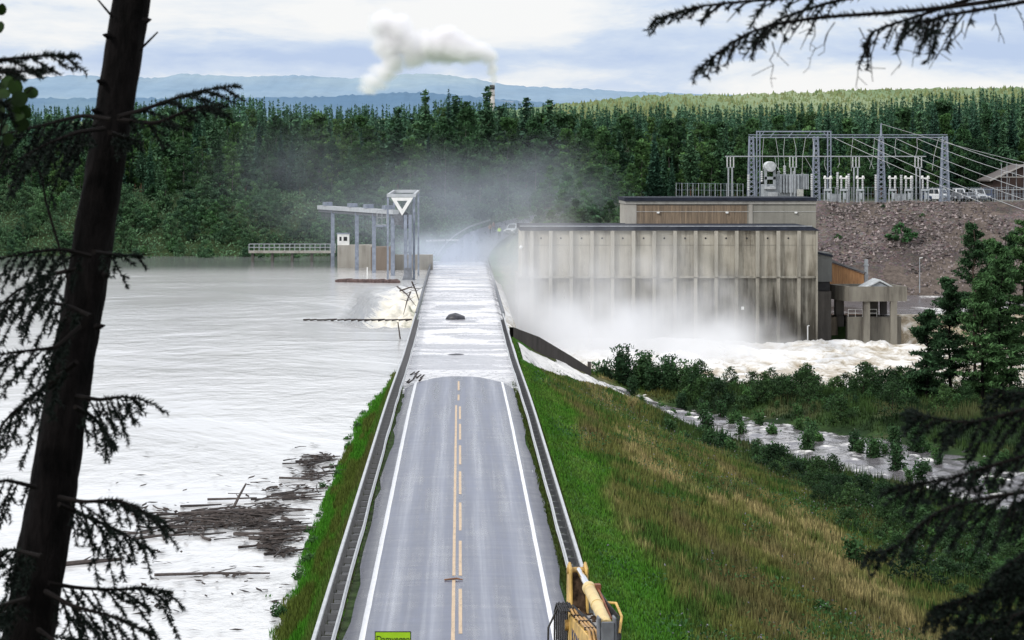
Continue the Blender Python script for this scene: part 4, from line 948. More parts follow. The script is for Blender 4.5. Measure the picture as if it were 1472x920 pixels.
# parked vehicles
def vehicle(x, y, z, rz, L_, Wd, hb, ht, paint_, lab, cat, cab=(.28, .95), name='parked_car', group=None, bed=False):
    root = empty(name, (x, y, z), rz, lab, cat, group); s_ = L_/2
    prof = [(-s_, .35), (-s_*.98, hb*.72), (-s_*.92, hb), (s_*.55, hb), (s_*.97, hb*.82), (s_, .5), (s_*.97, .32)]
    b = MB(); b.prism(prof, -Wd/2, Wd/2, 'y'); b.build('body', paint_, root, .07, seg=2)
    f0, f1 = s_*cab[0], -s_*cab[1]; wi = Wd/2*.84
    vs = []
    for yy2, k in ((-Wd/2*.96, 0), (Wd/2*.96, 0)): vs += [(f0+.75, yy2, hb-.01), (f1, yy2, hb-.01)]
    top = [(f0, -wi, ht), (f1+.22, -wi, ht), (f0, wi, ht), (f1+.22, wi, ht)]
    b = MB(); b.add(vs+top, [(0, 1, 5, 4), (2, 6, 7, 3), (0, 4, 6, 2), (1, 3, 7, 5), (4, 5, 7, 6), (0, 2, 3, 1)]); b.build('cabin', paint_, root, .05, seg=2)
    def quad(pts, name_, m_): b = MB(); b.add(pts, [(0, 1, 2, 3)]); b.build(name_, m_, root)
    V_ = [Vector(v) for v in vs+top]
    def pane(a0_, b0_, b1_, a1_, n_, name_='window', k0=.12, k1=.12):
        A_, B_, C_, D_ = V_[a0_], V_[b0_], V_[b1_], V_[a1_]
        def q(u, v): return (A_.lerp(B_, u)).lerp(D_.lerp(C_, u), v)+Vector(n_)*.02
        quad([q(k0, .12), q(1-k1, .12), q(1-k1, .88), q(k0, .88)], name_, GLASS)
    pane(0, 2, 6, 4, (.5, 0, .8), 'windscreen'); pane(1, 3, 7, 5, (-1, 0, .2), 'rear_window')
    for sgn, idx in ((-1, (0, 1, 5, 4)), (1, (2, 3, 7, 6))):
        pane(*idx, (0, sgn, .2), 'side_window', .06, .55); pane(*idx, (0, sgn, .2), 'side_window', .52, .06)
    for fx in (-s_*.60, s_*.62):
        for sy in (-1, 1):
            b = MB(); b.tube([(fx, sy*(Wd/2-.22), .34), (fx, sy*(Wd/2+.01), .34)], .34, 14); wq = b.build('wheel', BLACK, root); b = MB(); b.tube([(fx, sy*(Wd/2), .34), (fx, sy*(Wd/2+.025), .34)], .2, 12); b.build('rim', STEEL, wq)
    for sy in (-1, 1):
        b = MB(); b.box((s_*.985, sy*Wd*.36, hb*.72), (.10, .32, .16)); b.build('headlight', WHITEP, root); b = MB(); b.box((-s_*.985, sy*Wd*.38, hb*.78), (.08, .2, .26)); b.build('tail_light', mat('red_lens', (.25, .01, .01), .3), root)
    b = MB(); b.box((s_*.99, 0, .55), (.14, Wd*.9, .22)); b.build('bumper', STEEL_D, root, .03)
    b = MB(); b.box((s_*1.0, 0, .78), (.06, Wd*.5, .16)); b.build('grille', BLACK, root)
    return root
def carp(n_, c_): return mat(n_, c_, .3, .1, .03, 1, 0, .5)
silver = carp('silver_car_paint', (.42, .44, .46)); whitec = carp('white_van_paint', (.70, .71, .72)); bluec = carp('dark_blue_paint', (.03, .045, .09)); redc = carp('dark_car_paint', (.06, .06, .065)); greyc = carp('grey_car_paint', (.20, .21, .23))
p = at(736, 341.0, 445); vehicle(p[0]+.5, 445, float(height(9.4, 445))+.05, R(-118), 5.0, 1.9, 1.08, 1.9, silver, 'silver pickup truck stopped on the bank at the end of the flooded road', 'pickup truck', (.30, .60), 'pickup_truck')
for q, D, pc_, lab, kind_ in ((1350.5, 471, whitec, 'white van just left of the right hand lattice tower', 1), (1372, 470, redc, 'dark car parked right of the right hand lattice tower', 0), (1378.5, 474, whitec, 'white box van right of the dark car', 1), (1394, 470, greyc, 'grey car beside the white box van', 0), (1406, 471, silver, 'silver van in the middle of the parked row', 1), (1421, 472, bluec, 'dark blue van with a pale roof next to the brown house', 1), (1336.5, 474, bluec, 'dark blue car half hidden by the last breaker', 0)):
    vehicle(gx(q, D), D, 8.75, R(-90+random.uniform(-25, 25)), 4.6 if not kind_ else 5.0, 1.85, 1.0 if not kind_ else 1.2, 1.55 if not kind_ else 2.2, pc_, lab, 'van' if kind_ else 'car', (.30, .93), 'parked_van' if kind_ else 'parked_car', 'vehicles parked behind the switchyard')
# brown house with scaffolding at the right edge
hY = 486.0; hx0 = gx(1424, hY); hx1 = hx0+12.5; hzb = 8.7; ze = gz(258, hY); zr_ = gz(236.5, hY); xm = (hx0+hx1)/2
hb0 = Vector((xm, hY+5, hzb)); root = empty('brown_house', hb0, label='dark brown timber house with a pitched roof at the right edge', cat='house')
b = MB(); b.prism([(hx0+.4, hzb-.2), (hx1-.4, hzb-.2), (hx1-.4, ze), (xm, zr_-.25), (hx0+.4, ze)], hY, hY+11, 'y'); W(b, 'wall', boards('dark_brown_boards', (.075, .042, .032), (.05, .03, .025)), root, hb0)
b = MB()
for s_ in (-1, 1):
    e = hx0-.3 if s_ < 0 else hx1+.3; b.prism([(xm, zr_-.2), (e, ze-.35), (e, ze-.1), (xm, zr_+.06)], hY-.6+.004*(s_ > 0), hY+11.6, 'y')
W(b, 'roof', mat('brown_roof', (.10, .085, .08), .7), root, hb0)
b = MB()
for s_ in (-1, 1):
    e = hx0-.3 if s_ < 0 else hx1+.3; b.bar((xm, hY-.66, zr_), (e, hY-.66, ze-.2), .1, .3)
W(b, 'barge_board', mat('pale_board', (.35, .33, .31), .7), root, hb0)
for q in (1446, 1458):
    b = MB(); b.box((gx(q, hY), hY-.02, gz(251, hY)), (.8, .06, 1.0)); f_ = W(b, 'window', WHITEP, root, hb0); b = MB(); b.box((gx(q, hY), hY-.06, gz(251, hY)), (.62, .04, .8)); o = b.build('pane', GLASS, f_); 
sc0 = Vector((gx(1452, hY-2), hY-2, hzb)); root = empty('scaffold', sc0, label='metal scaffolding standing along the front of the brown house', cat='scaffold')
for q in (1439.5, 1447.5, 1461, 1472):
    b = MB(); b.tube([(gx(q, hY-2), hY-2, hzb), (gx(q, hY-2), hY-2, gz(235, hY-2))], .06, 6); W(b, 'scaffold_pole', STEEL, root, sc0)
for q in (254.5, 272.5, 288):
    b = MB(); b.bb((gx(1438, hY-2), hY-2.6, gz(q, hY-2)-.06), (gx(1482, hY-2), hY-1.5, gz(q, hY-2)+.06)); W(b, 'scaffold_deck', mat('weathered_planks', (.38, .36, .33), .8), root, sc0)
b = MB(); b.bar((gx(1444, hY-2), hY-2.7, gz(288, hY-2)), (gx(1447, hY-2), hY-2.7, gz(256, hY-2)), .06); b.bar((gx(1447, hY-2), hY-2.7, gz(288, hY-2)), (gx(1450, hY-2), hY-2.7, gz(256, hY-2)), .06); W(b, 'ladder', STEEL, root, sc0)
# chimney
cD = 2500.0; cx_ = gx(707.5, cD); zt = gz(122, cD)
root = empty('factory_chimney', (cx_, cD, 6), label='tall pale factory chimney with a dark top band far beyond the forest', cat='chimney')
h_ = zt-6
b = MB(); b.lathe((0, 0, 0), [(3.2, -5), (2.7, h_*.5), (2.35, h_-4.5)], 20); b.build('shaft', mat('pale_chimney_brick', (.50, .47, .45), .9, 0, .1, .1), root, smooth=True)
b = MB(); b.lathe((0, 0, 0), [(2.36, h_-4.497), (2.5, h_-4.3), (2.5, h_-.5), (2.2, h_)], 20); b.build('dark_band', mat('black_chimney_band', (.04, .035, .035), .9), root)
for zz_ in (10, 18, 26, 34): b = MB(); b.lathe((0, 0, 0), [(2.55, h_-zz_-.5), (2.75, h_-zz_), (2.75, h_-zz_+.6), (2.5, h_-zz_+1)], 20); b.build('ring', mat('chimney_ring', (.33, .30, .29), .9), root)
# ------------------------------------------------------------------ vegetation
def rv(n, r=rng): 
    v = r.normal(size=(n, 3)); return v/np.linalg.norm(v, axis=1, keepdims=True)
def leafquads(C, size, r, normal_bias=None, aspect=1.0, jag=True):
    """leaf clumps: one rhombic quad each, random orientation, at the centres C"""
    n = len(C); a = rv(n, r); 
    if normal_bias is not None: a = a+normal_bias; a /= np.linalg.norm(a, axis=1, keepdims=True)
    t = rv(n, r); u = np.cross(a, t); u /= np.maximum(1e-6, np.linalg.norm(u, axis=1, keepdims=True)); v = np.cross(a, u)
    s = (size*r.uniform(.6, 1.35, n))[:, None]
    P = np.stack([C-u*s*aspect, C-v*s*.55+u*s*.1, C+u*s*aspect, C+v*s*.55-u*s*.15], 1).reshape(-1, 3)
    return P, np.arange(4*n).reshape(n, 4)
def conifer_crown(seed, h=20, rad=2.6, base=.12, lv=46, per=7, size=.34, col=(.022, .045, .022), spruce=True, clump=3):
    r = np.random.default_rng(seed); Cs = []; sh = []; sz_ = []
    for i in range(lv):
        t_ = base+(1-base)*(i+r.uniform(0, .8))/lv
        if not spruce: R_ = rad*(.35+.9*math.sin(min(1, (t_-base)/(1-base)*1.15+.12)*math.pi)**.8)*r.uniform(.55, 1.15)
        else: R_ = rad*((1-t_)**.85)*r.uniform(.7, 1.15)+.05
        k = per if t_ < .8 else max(3, per-2)
        a0 = r.uniform(0, 6.28)
        for j in range(k):
            a = a0+j*6.283/k+r.uniform(-.35, .35); Rr = R_*r.uniform(.55, 1.12); m = max(2, int(clump*Rr/rad*2.2))
            for q in range(m):
                f = (q+.6)/m; z = t_*h-(f*Rr*.34 if spruce else -f*Rr*.18)+(f*f*Rr*.12 if spruce else 0)
                Cs.append((math.cos(a)*Rr*f+r.normal()*.12, math.sin(a)*Rr*f+r.normal()*.12, z+r.normal()*.14)); sh.append((.60+.55*f)*(.85+.3*t_)*r.uniform(.75, 1.25)); sz_.append(.30+.70*min(1, (1-t_)*2.6)**.7 if spruce else 1)  # crown shade put into the colour: inner and lower needles darker
    for q in range(6): Cs.append((r.normal()*.03, r.normal()*.03, h+.35-q*.26)); sh.append(1.0); sz_.append(.26+.06*q)
    C = np.array(Cs); P, Fq = leafquads(C, size*np.array(sz_), r, np.array([0, 0, 1.1]), 1.25)
    c = np.array(col)[None]*np.array(sh)[:, None]; return P, Fq, np.repeat(c, 4, 0)
def broad_crown(seed, h=15, rad=3.2, n=34, per=46, size=.24, col=(.045, .085, .025), low=.22, tall=1.0):
    r = np.random.default_rng(seed); Cs = []; sh = []
    for i in range(n):
        t_ = r.uniform(low, 1); env = math.sin(min(1, ((t_-low)/(1-low))**.75*.88+.10)*math.pi)
        a = r.uniform(0, 6.28); d_ = rad*env*r.uniform(.25, 1)**.6; c0 = np.array([math.cos(a)*d_, math.sin(a)*d_, t_*h])
        cr = rad*r.uniform(.20, .42); m = int(per*r.uniform(.6, 1.3)); v = rv(m, r)*(r.uniform(.45, 1.05, m)[:, None])*cr*np.array([1, 1, .8])
        Cs.append(c0+v); lum = r.uniform(.65, 1.2)
        sh.append(lum*(.62+.45*np.clip(v[:, 2]/cr, -1, 1))*(.6+.5*d_/rad+.25*t_))  # shading painted in: clump undersides and crown core darker, tops lighter
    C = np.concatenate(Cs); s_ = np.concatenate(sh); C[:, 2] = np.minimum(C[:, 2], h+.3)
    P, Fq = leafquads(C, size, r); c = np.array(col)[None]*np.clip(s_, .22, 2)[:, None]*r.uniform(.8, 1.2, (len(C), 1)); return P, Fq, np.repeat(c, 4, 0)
def trunk_mesh(h, r0, seed, limbs=6, top=.9, spread=1.6):
    r = np.random.default_rng(seed); b = MB(); n_ = 7
    pts = [(r.normal()*.10*k/n_*h*.06, r.normal()*.10*k/n_*h*.06, -.4+(h*top+.4)*k/n_) for k in range(n_+1)]
    b.tube(pts, [r0*(1-.86*k/n_)*(1.25 if k == 0 else 1) for k in range(n_+1)], 7)
    for k in range(limbs):
        t_ = r.uniform(.3, .85); a = r.uniform(0, 6.28); p = Vector(pts[int(t_*n_)]); L_ = spread*r.uniform(.5, 1.1)
        b.tube([p, p+Vector((math.cos(a)*L_*.5, math.sin(a)*L_*.5, L_*.35)), p+Vector((math.cos(a)*L_, math.sin(a)*L_, L_*.75))], [r0*.4, r0*.25, r0*.08], 5)
    return b
LEAF = leafmat('broad_leaves', (.80, .93, .98), .34, .15, .25, (1.12, 1.0, .78)); NEEDLE = leafmat('conifer_needles', (.86, .92, 1.08), .32, .1, .1, (1.1, 1.0, .8))
PINEB = mat('pine_bark', (.13, .075, .05), .9, 0, .3, 4, .01, .2); BIRCHB = mat('birch_bark', (.13, .12, .11), .8, 0, .4, 3)
def make_tree(name, crown, trunk, lm, bm_):
    root = empty(name); trunk.build('trunk', bm_, root, smooth=True)
    P, Fq, c = crown; link('crown', npmesh('crown', P, Fq, c), lm, root); return root
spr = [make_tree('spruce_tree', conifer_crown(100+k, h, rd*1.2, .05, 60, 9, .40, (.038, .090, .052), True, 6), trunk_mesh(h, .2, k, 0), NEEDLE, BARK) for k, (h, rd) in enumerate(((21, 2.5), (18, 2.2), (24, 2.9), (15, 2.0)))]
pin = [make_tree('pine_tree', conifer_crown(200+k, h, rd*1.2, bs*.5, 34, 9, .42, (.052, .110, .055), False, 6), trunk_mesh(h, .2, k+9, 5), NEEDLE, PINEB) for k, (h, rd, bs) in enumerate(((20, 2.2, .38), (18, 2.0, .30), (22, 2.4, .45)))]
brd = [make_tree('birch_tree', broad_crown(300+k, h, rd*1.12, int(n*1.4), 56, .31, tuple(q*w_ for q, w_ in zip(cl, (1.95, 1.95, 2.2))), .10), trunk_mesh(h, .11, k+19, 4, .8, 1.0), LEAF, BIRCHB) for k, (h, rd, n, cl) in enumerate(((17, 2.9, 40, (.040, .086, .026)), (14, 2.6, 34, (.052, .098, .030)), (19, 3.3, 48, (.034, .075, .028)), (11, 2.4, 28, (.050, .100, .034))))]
shr = [make_tree('willow_shrub', broad_crown(400+k, h, rd, n, 38, .20, tuple(q*w_ for q, w_ in zip(cl, (2.1, 2.1, 2.4))), .05), trunk_mesh(h*.7, .05, k+29, 6, .9, .9), LEAF, BARK) for k, (h, rd, n, cl) in enumerate(((4.5, 1.9, 26, (.045, .090, .040)), (3.4, 1.7, 22, (.040, .075, .034)), (5.6, 1.8, 28, (.055, .105, .045)), (2.6, 1.5, 18, (.038, .084, .030))))]
GL = {'s': ('dark spruce tree with drooping branches in the forest beyond the dam', 'spruce trees of the forest'), 'p': ('pine tree with a bare reddish lower trunk in the forest beyond the dam', 'pine trees of the forest'), 'b': ('bright green broadleaf tree among the dark conifers beyond the dam', 'broadleaf trees of the forest'), 'w': ('grey green leafy shrub on the far bank above the lake', 'shrubs on the far bank')}
used = set(); ALLP = {'s': spr, 'p': pin, 'b': brd, 'w': shr}
def plant(kind, x, y, sc=1.0, z=None, idx=None, lab=None, group=None, cat=None, sz=None):
    lst = ALLP[kind]; pr_ = lst[int(rng.integers(len(lst))) if idx is None else idx]
    o = pr_ if pr_.name not in used else copy_tree(pr_)
    used.add(pr_.name); o.location = (x, y, float(height(x, y))-.1 if z is None else z); o.rotation_euler = (0, 0, rng.uniform(0, 6.28)); o.scale = (sc, sc, sc*(sz or 1))
    L_, G_ = GL[kind]; tag(o, lab or L_, cat or ('shrub' if kind == 'w' else 'tree'), group or G_); return o
# front rows of the forest: individuals. skyline (px -> py of the tree tops)
skx = np.array([-40, 40, 130, 265, 350, 430, 520, 620, 645, 690, 770, 850, 950, 1050, 1150, 1250, 1330, 1400, 1480, 1560]); sky_ = np.array([150, 152, 154, 140, 138, 150, 153, 150, 141, 148, 151, 151, 150, 152, 150, 148, 136, 132, 130, 128])
def top_to_scale(px_, D, h): return (gz(np.interp(px_, skx, sky_), D)-float(height(gx(px_, D), D)))/h
ph = {'s': (21, 18, 24, 15), 'p': (20, 18, 22), 'b': (17, 14, 19, 11), 'w': (4.5, 3.4, 5.6, 2.6)}
cnt = {'s': 0, 'p': 0, 'b': 0}
# rear row, reaches the skyline
for k in range(150):
    px_ = -40+k*10.6+rng.uniform(-5, 5); D = rng.uniform(545, 585); kd = rng.choice(['s', 's', 'p', 'b']); i_ = int(rng.integers(len(ph[kd])))
    plant(kd, gx(px_, D), D, top_to_scale(px_, D, ph[kd][i_])*rng.uniform(.66, .92), None, i_)
# middle row
for k in range(110):
    px_ = -40+k*14.5+rng.uniform(-7, 7); D = rng.uniform(515, 542); kd = rng.choice(['s', 'p', 'b', 'b']); i_ = int(rng.integers(len(ph[kd])))
    plant(kd, gx(px_, D), D, top_to_scale(px_, D, ph[kd][i_])*rng.uniform(.66, .92), None, i_)
# front row
for k in range(95):
    px_ = -40+k*16.8+rng.uniform(-8, 8); D = rng.uniform(490, 512); kd = rng.choice(['b', 'p', 'b', 's', 'b']); i_ = int(rng.integers(len(ph[kd])))
    if px_ > 1400 and D < 500: continue
    plant(kd, gx(px_, D), D, top_to_scale(px_, D, ph[kd][i_])*rng.uniform(.45, .78)*(1 if px_ > 560 else .85), None, i_)
# trees standing out of the row
plant('s', gx(645, 522), 522, .90, None, 2, 'tallest spruce with a broken double top, left of the factory chimney', 'spruce trees of the forest')
for px_, D, sc in ((1344, 512, 1.0), (1403, 508, 1.05), (1432, 508, 1.1), (1455, 510, 1.08), (1312, 512, .95)): plant('s', gx(px_, D), D, sc*.78, None, 2)
for px_, D, sc, i_ in ((690, 470, .9, 2), (745, 462, .62, 3), (800, 455, .55, 3), (842, 448, .60, 1), (870, 452, .72, 0), (900, 458, .5, 3), (590, 474, .9, 0), (640, 478, .95, 2), (560, 470, .7, 1), (770, 480, .95, 2), (730, 485, 1.0, 0), (815, 480, .9, 0), (670, 490, 1, 2), (618, 455, .6, 3)):
    x = gx(px_, D); plant('b', x, D, sc, None, i_)
for px_, D in ((655, 500), (612, 498), (700, 498), (720, 502), (572, 492), (757, 500), (790, 496)): plant('p', gx(px_, D), D, .95)
# deeper forest as one mass
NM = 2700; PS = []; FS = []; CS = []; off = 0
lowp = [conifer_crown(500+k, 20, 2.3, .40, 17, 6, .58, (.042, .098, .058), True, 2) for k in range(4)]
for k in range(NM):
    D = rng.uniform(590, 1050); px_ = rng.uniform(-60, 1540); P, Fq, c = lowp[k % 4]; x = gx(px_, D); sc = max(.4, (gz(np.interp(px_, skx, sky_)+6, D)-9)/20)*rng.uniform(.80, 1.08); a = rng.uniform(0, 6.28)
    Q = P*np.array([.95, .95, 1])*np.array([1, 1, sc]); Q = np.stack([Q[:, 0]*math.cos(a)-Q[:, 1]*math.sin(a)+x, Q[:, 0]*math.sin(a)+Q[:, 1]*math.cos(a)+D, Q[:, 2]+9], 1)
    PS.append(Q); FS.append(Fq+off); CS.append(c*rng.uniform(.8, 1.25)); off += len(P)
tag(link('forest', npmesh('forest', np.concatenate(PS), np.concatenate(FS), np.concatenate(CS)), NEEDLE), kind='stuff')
# forest on the low hill to the right, sunlight put into its pale green
PS = []; FS = []; CS = []; off = 0
for k in range(9000):
    D = rng.uniform(1250, 2290); px_ = rng.uniform(780, 1540); u = (D-1100)/1200; x = gx(px_, D); mt = np.interp(px_, [p[0] for p in midp], [p[1] for p in midp])
    zt_ = 9+((gz(mt, 2300)-9))*np.clip(u**1.25*(.75+.25*u+.125*(1-u)), 0, 1)-3; h_ = rng.uniform(3.6, 6.6); r_ = rng.uniform(1.6, 3.0); n_ = 5
    ang = np.arange(n_)*6.283/n_+rng.uniform(0, 6); ring = np.stack([x+np.cos(ang)*r_, D+np.sin(ang)*r_, np.full(n_, zt_)], 1); P = np.concatenate([ring, [[x, D, zt_+h_]]])
    PS.append(P); FS.append(np.array([(i, (i+1) % n_, n_) for i in range(n_)])+off); off += n_+1; CS.append(np.repeat(np.array([[.150, .205, .125]])*rng.uniform(.78, 1.22)*np.array([[1+.07*rng.normal(), 1, 1]]), n_+1, 0))
tag(link('distant_forest', npmesh('distant_forest', np.concatenate(PS), np.concatenate(FS), np.concatenate(CS)), leafmat('distant_leaves', (1, 1, 1), 0, 0, 0)), kind='stuff')
# far bank shrubs: individuals, front ones smaller
for k in range(230):
    D = rng.uniform(440, 496); px_ = rng.uniform(-30, 600)
    if 440 < px_ and D < 446: continue
    u = (D-440)/56; plant('w', gx(px_, D), D, rng.uniform(.55, 1.0)*(.75+.6*u))
# undergrowth sheet of leaves on the far bank and along the forest foot
n_ = 52000; x = rng.uniform(-165, 30, n_); y = rng.uniform(437, 505, n_); kp = (x < road_cx(y)-6); x, y = x[kp], y[kp]
z = height(x, y)+rng.uniform(0, 1.3, len(x))*ss(437, 448, y); kp = z > LAKE+.1; C = np.stack([x, y, z], 1)[kp]; P, Fq = leafquads(C, .26, rng)
cl = np.array([[.085, .150, .082]])*rng.uniform(.5, 1.5, (len(C), 1))*(1+.35*(fbm(C[:, 0]*.1, C[:, 1]*.1, 181, 3)-.5)[:, None]*2)
tag(link('undergrowth', npmesh('undergrowth', P, Fq, np.repeat(cl, 4, 0)), LEAF), kind='stuff')
# ------------------------------------------------------------------ grass
def blades(x, y, z, h, w_, c, lean=.35):
    n = len(x); a = rng.uniform(0, 6.28, n); l = rng.uniform(0, lean, n)*h; la = rng.uniform(0, 6.28, n)
    dx, dy = np.cos(a)*w_/2, np.sin(a)*w_/2
    V = np.stack([np.stack([x-dx, y-dy, z-.03], 1), np.stack([x+dx, y+dy, z-.03], 1), np.stack([x+np.cos(la)*l, y+np.sin(la)*l, z+h], 1)], 1).reshape(-1, 3)
    c3 = np.stack([c*.55, c*.55, c*1.25], 1).reshape(-1, 3); return V, np.arange(3*n).reshape(n, 3), c3  # blade shading put into the colour: dark roots, bright tips
def scatter(n, x0, x1, y0, y1, pw=1.6):
    u = rng.uniform(0, 1, n); y = y0*(y1/y0)**(u); x = rng.uniform(x0, x1, n); return x, y
# slope
x, y = scatter(420000, 4.9, 46, 80, 272); s = (x-4.9)/(toe(y)-4.9)
inview = (x*F/y+VX < 1540); kp = inview & (s < 1.04) & (stream_d(x, y) > 1.0); x, y, s = x[kp], y[kp], s[kp]
cc = slope_col(x, y)*rng.uniform(.35, 1.6, (len(x), 1)); hh = rng.uniform(.18, .55, len(x))*(.6+.8*fbm(x*.5, y*.3, 191, 3))*(1+.5*ss(.5, .9, s)); st = ss(7.6, 6.6, x-2.2*(fbm(y*.08, y*0, 61)-.5)+(y-150)*.004); hh = hh*(1-st)+rng.uniform(.08, .2, len(x))*st
hh = hh*(.35+.65*ss(1.1, 2.2, stream_d(x, y))); tall = rng.uniform(0, 1, len(x)) < .05; hh = np.where(tall & (st < .3), hh*1.7, hh)
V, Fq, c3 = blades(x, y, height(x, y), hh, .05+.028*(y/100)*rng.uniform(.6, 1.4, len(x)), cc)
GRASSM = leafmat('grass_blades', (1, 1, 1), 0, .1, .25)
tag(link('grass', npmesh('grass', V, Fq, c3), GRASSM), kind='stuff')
# left bank, verges, island
sets = []
x, y = scatter(70000, -6.75, -3.75, 78, 214); kp = (height(x, y) > LAKE-.12+.3*(fbm(x*.8, y*.4, 195, 3)-.5)) & ~((x > -3.95)) & ~((x > -4.58) & (x < -4.04) & (rng.uniform(0, 1, 70000) < .88)); x, y = x[kp], y[kp]; hh = rng.uniform(.10, .34, len(x))*(1+.9*ss(-5.2, -4.6, x)*ss(-4.0, -4.4, x)); hh = np.where(x > -4.3, hh*.5, hh); sets.append((x, y, hh))
x, y = scatter(16000, 3.78, 4.95, 78, 236); kp = ~((x > 4.05) & (x < 4.5) & (rng.uniform(0, 1, 16000) < .88)); x, y = x[kp], y[kp]; sets.append((x, y, rng.uniform(.05, .22, len(x))))
x = rng.uniform(12, 80, 110000); y = rng.uniform(168, 290, 110000); kp = (y < shore_y(x)-1.2) & (stream_d(x, y) > 1.02) & (x > toe(y)*.98); x, y = x[kp], y[kp]; sets.append((x, y, rng.uniform(.2, 1.0, len(x))*(.4+1.1*fbm(x*.25, y*.2, 197, 4))))
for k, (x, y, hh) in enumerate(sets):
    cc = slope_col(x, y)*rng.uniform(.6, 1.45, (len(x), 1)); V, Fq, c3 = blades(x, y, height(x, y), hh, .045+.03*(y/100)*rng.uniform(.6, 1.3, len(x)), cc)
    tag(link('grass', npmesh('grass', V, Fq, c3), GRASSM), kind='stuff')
# weeds with broad leaves on the slope (ground cover)
x, y = scatter(110000, 5.4, 46, 82, 262); s = (x-4.9)/(toe(y)-4.9); kp = (x*F/y+VX < 1540) & (s < 1.02) & (fbm(x*.28, y*.16, 201, 4)+.32*s+rng.normal(0, .05, len(x)) > .68) & (stream_d(x, y) > 1.05); x, y = x[kp], y[kp]
C = np.stack([x, y, height(x, y)+rng.uniform(.05, .6, len(x))], 1); P, Fq = leafquads(C, .075, rng); cl = np.array([[.045, .105, .032]])*rng.uniform(.55, 1.7, (len(C), 1))
tag(link('weeds', npmesh('weeds', P, Fq, np.repeat(cl, 4, 0)), LEAF), kind='stuff')
C2 = C[rng.uniform(0, 1, len(C)) < .05]+np.array([0, 0, .35]); P, Fq = leafquads(C2, .05, rng); tag(link('wildflowers', npmesh('wildflowers', P, Fq, np.repeat(np.array([[.34, .28, .34]])*rng.uniform(.6, 1.3, (len(C2), 1)), 4, 0)), LEAF), kind='stuff')
# willow bushes with upright leafy shoots: stream, island, slope
def willow(seed, h, stems, leaf=.10, col=(.034, .070, .026), spread=.9):
    r = np.random.default_rng(seed); b = MB(); Cs = []; sh = []
    for k in range(stems):
        a = r.uniform(0, 6.28); L_ = h*r.uniform(.55, 1); sp = spread*r.uniform(.15, .75)*L_/h*h*.4
        p0 = Vector((r.normal()*.12, r.normal()*.12, -.1)); p1 = p0+Vector((math.cos(a)*sp*.5, math.sin(a)*sp*.5, L_*.55)); p2 = p0+Vector((math.cos(a)*sp*1.1, math.sin(a)*sp*1.1, L_))
        b.tube([p0, p1, p2], [.022, .014, .004], 4, False)
        m = int(42*L_/h*max(1, h/2.2)); u = r.uniform(.12, 1, m)
        for q in u:
            p = p0.lerp(p1, q*2) if q < .5 else p1.lerp(p2, q*2-1); w_ = (.16+.16*(1-q))*max(1, h/2.4)
            Cs.append((p.x+r.normal()*w_, p.y+r.normal()*w_, p.z+r.normal()*.1)); sh.append((.45+.8*q)*r.uniform(.65, 1.35))
    C = np.array(Cs); P, Fq = leafquads(C, leaf, r, np.array([0, 0, .3]), 1.2); return b, P, Fq, np.repeat(np.array(col)[None]*np.array(sh)[:, None], 4, 0)
ALLP['u'] = []
for k, (h, st_, cl) in enumerate(((3.4, 16, (.044, .090, .036)), (2.2, 14, (.050, .105, .038)), (4.4, 18, (.040, .082, .036)), (1.5, 12, (.055, .118, .038)))):
    b, P, Fq, c = willow(600+k, h, st_, .11+.015*h, cl); root = empty('willow_bush'); b.build('stems', BARK, root); link('leaves', npmesh('leaves', P, Fq, c), LEAF, root); ALLP['u'].append(root)
ALLP['a'] = [make_tree('alder_bush', broad_crown(800+k, h, rd, n, 40, .075, cl, .02), trunk_mesh(h*.8, .03, k+49, 5, .9, .5), LEAF, BARK) for k, (h, rd, n, cl) in enumerate(((1.5, .95, 26, (.052, .110, .040)), (2.1, 1.05, 34, (.070, .135, .048)), (1.1, .9, 20, (.080, .150, .060)), (1.7, 1.3, 34, (.042, .090, .036))))]
GL['a'] = ('leafy alder bush on the lower slope', 'bushes of the lower slope thicket')
GL['u'] = ('leafy green willow bush with upright shoots by the overflow stream', 'willow bushes by the stream')
GU = 'willow bushes by the stream'
def bush(px_, py_, D, i_, sc):
    x = gx(px_, D); plant('u', x, D, sc, None, i_, None, GU, 'bush')
# tall shrubs between the training wall and the tailrace
for k in range(26):
    t_ = k/25; x = 14.0+t_*9.5+rng.uniform(-.8, .8); y = 273-t_*9+rng.uniform(-2, 2); y = min(y, shore_y(x)-1.5); plant('u', x, y, rng.uniform(.6, 1.1)*(1.1-.4*t_), max(-8.6, float(height(x, y)))-.1, int(rng.choice([0, 2, 2])), 'dark willow bush on the bank between the dark wall and the white water', 'willow bushes on the bank below the dark wall', 'bush')
for k in range(300):
    x = rng.uniform(21, 66); y = shore_y(x)-rng.uniform(1.5, 40)*rng.uniform(.3, 1); ks = .5+.5*float(ss(2, 12, shore_y(x)-y))
    if stream_d(x, y) < 1.05: continue
    (plant('u', x, y, rng.uniform(.35, .9)*ks, None, int(rng.choice([0, 1, 1, 3, 3])), 'green willow bush on the strip of land between the stream and the white water', 'willow bushes on the strip of land', 'bush') if k < 130 else plant('a', x, y, rng.uniform(.5, 1.7)*ks, None, None, 'rounded alder bush on the strip of land between the stream and the white water', 'alder bushes on the strip of land', 'bush'))
for k in range(110):
    y = rng.uniform(150, 256); x = float(toe(y))*rng.uniform(.70, 1.02) if y < 218 else 99
    if stream_d(x, y) < .95 and rng.uniform() < .7: continue
    if x*F/y+VX > 1520: continue
    plant('u', x, y, rng.uniform(.35, .8), None, int(rng.choice([1, 3, 3, 0])), 'low willow bush at the grassy foot of the slope beside the stream', 'willow bushes at the foot of the slope', 'bush')
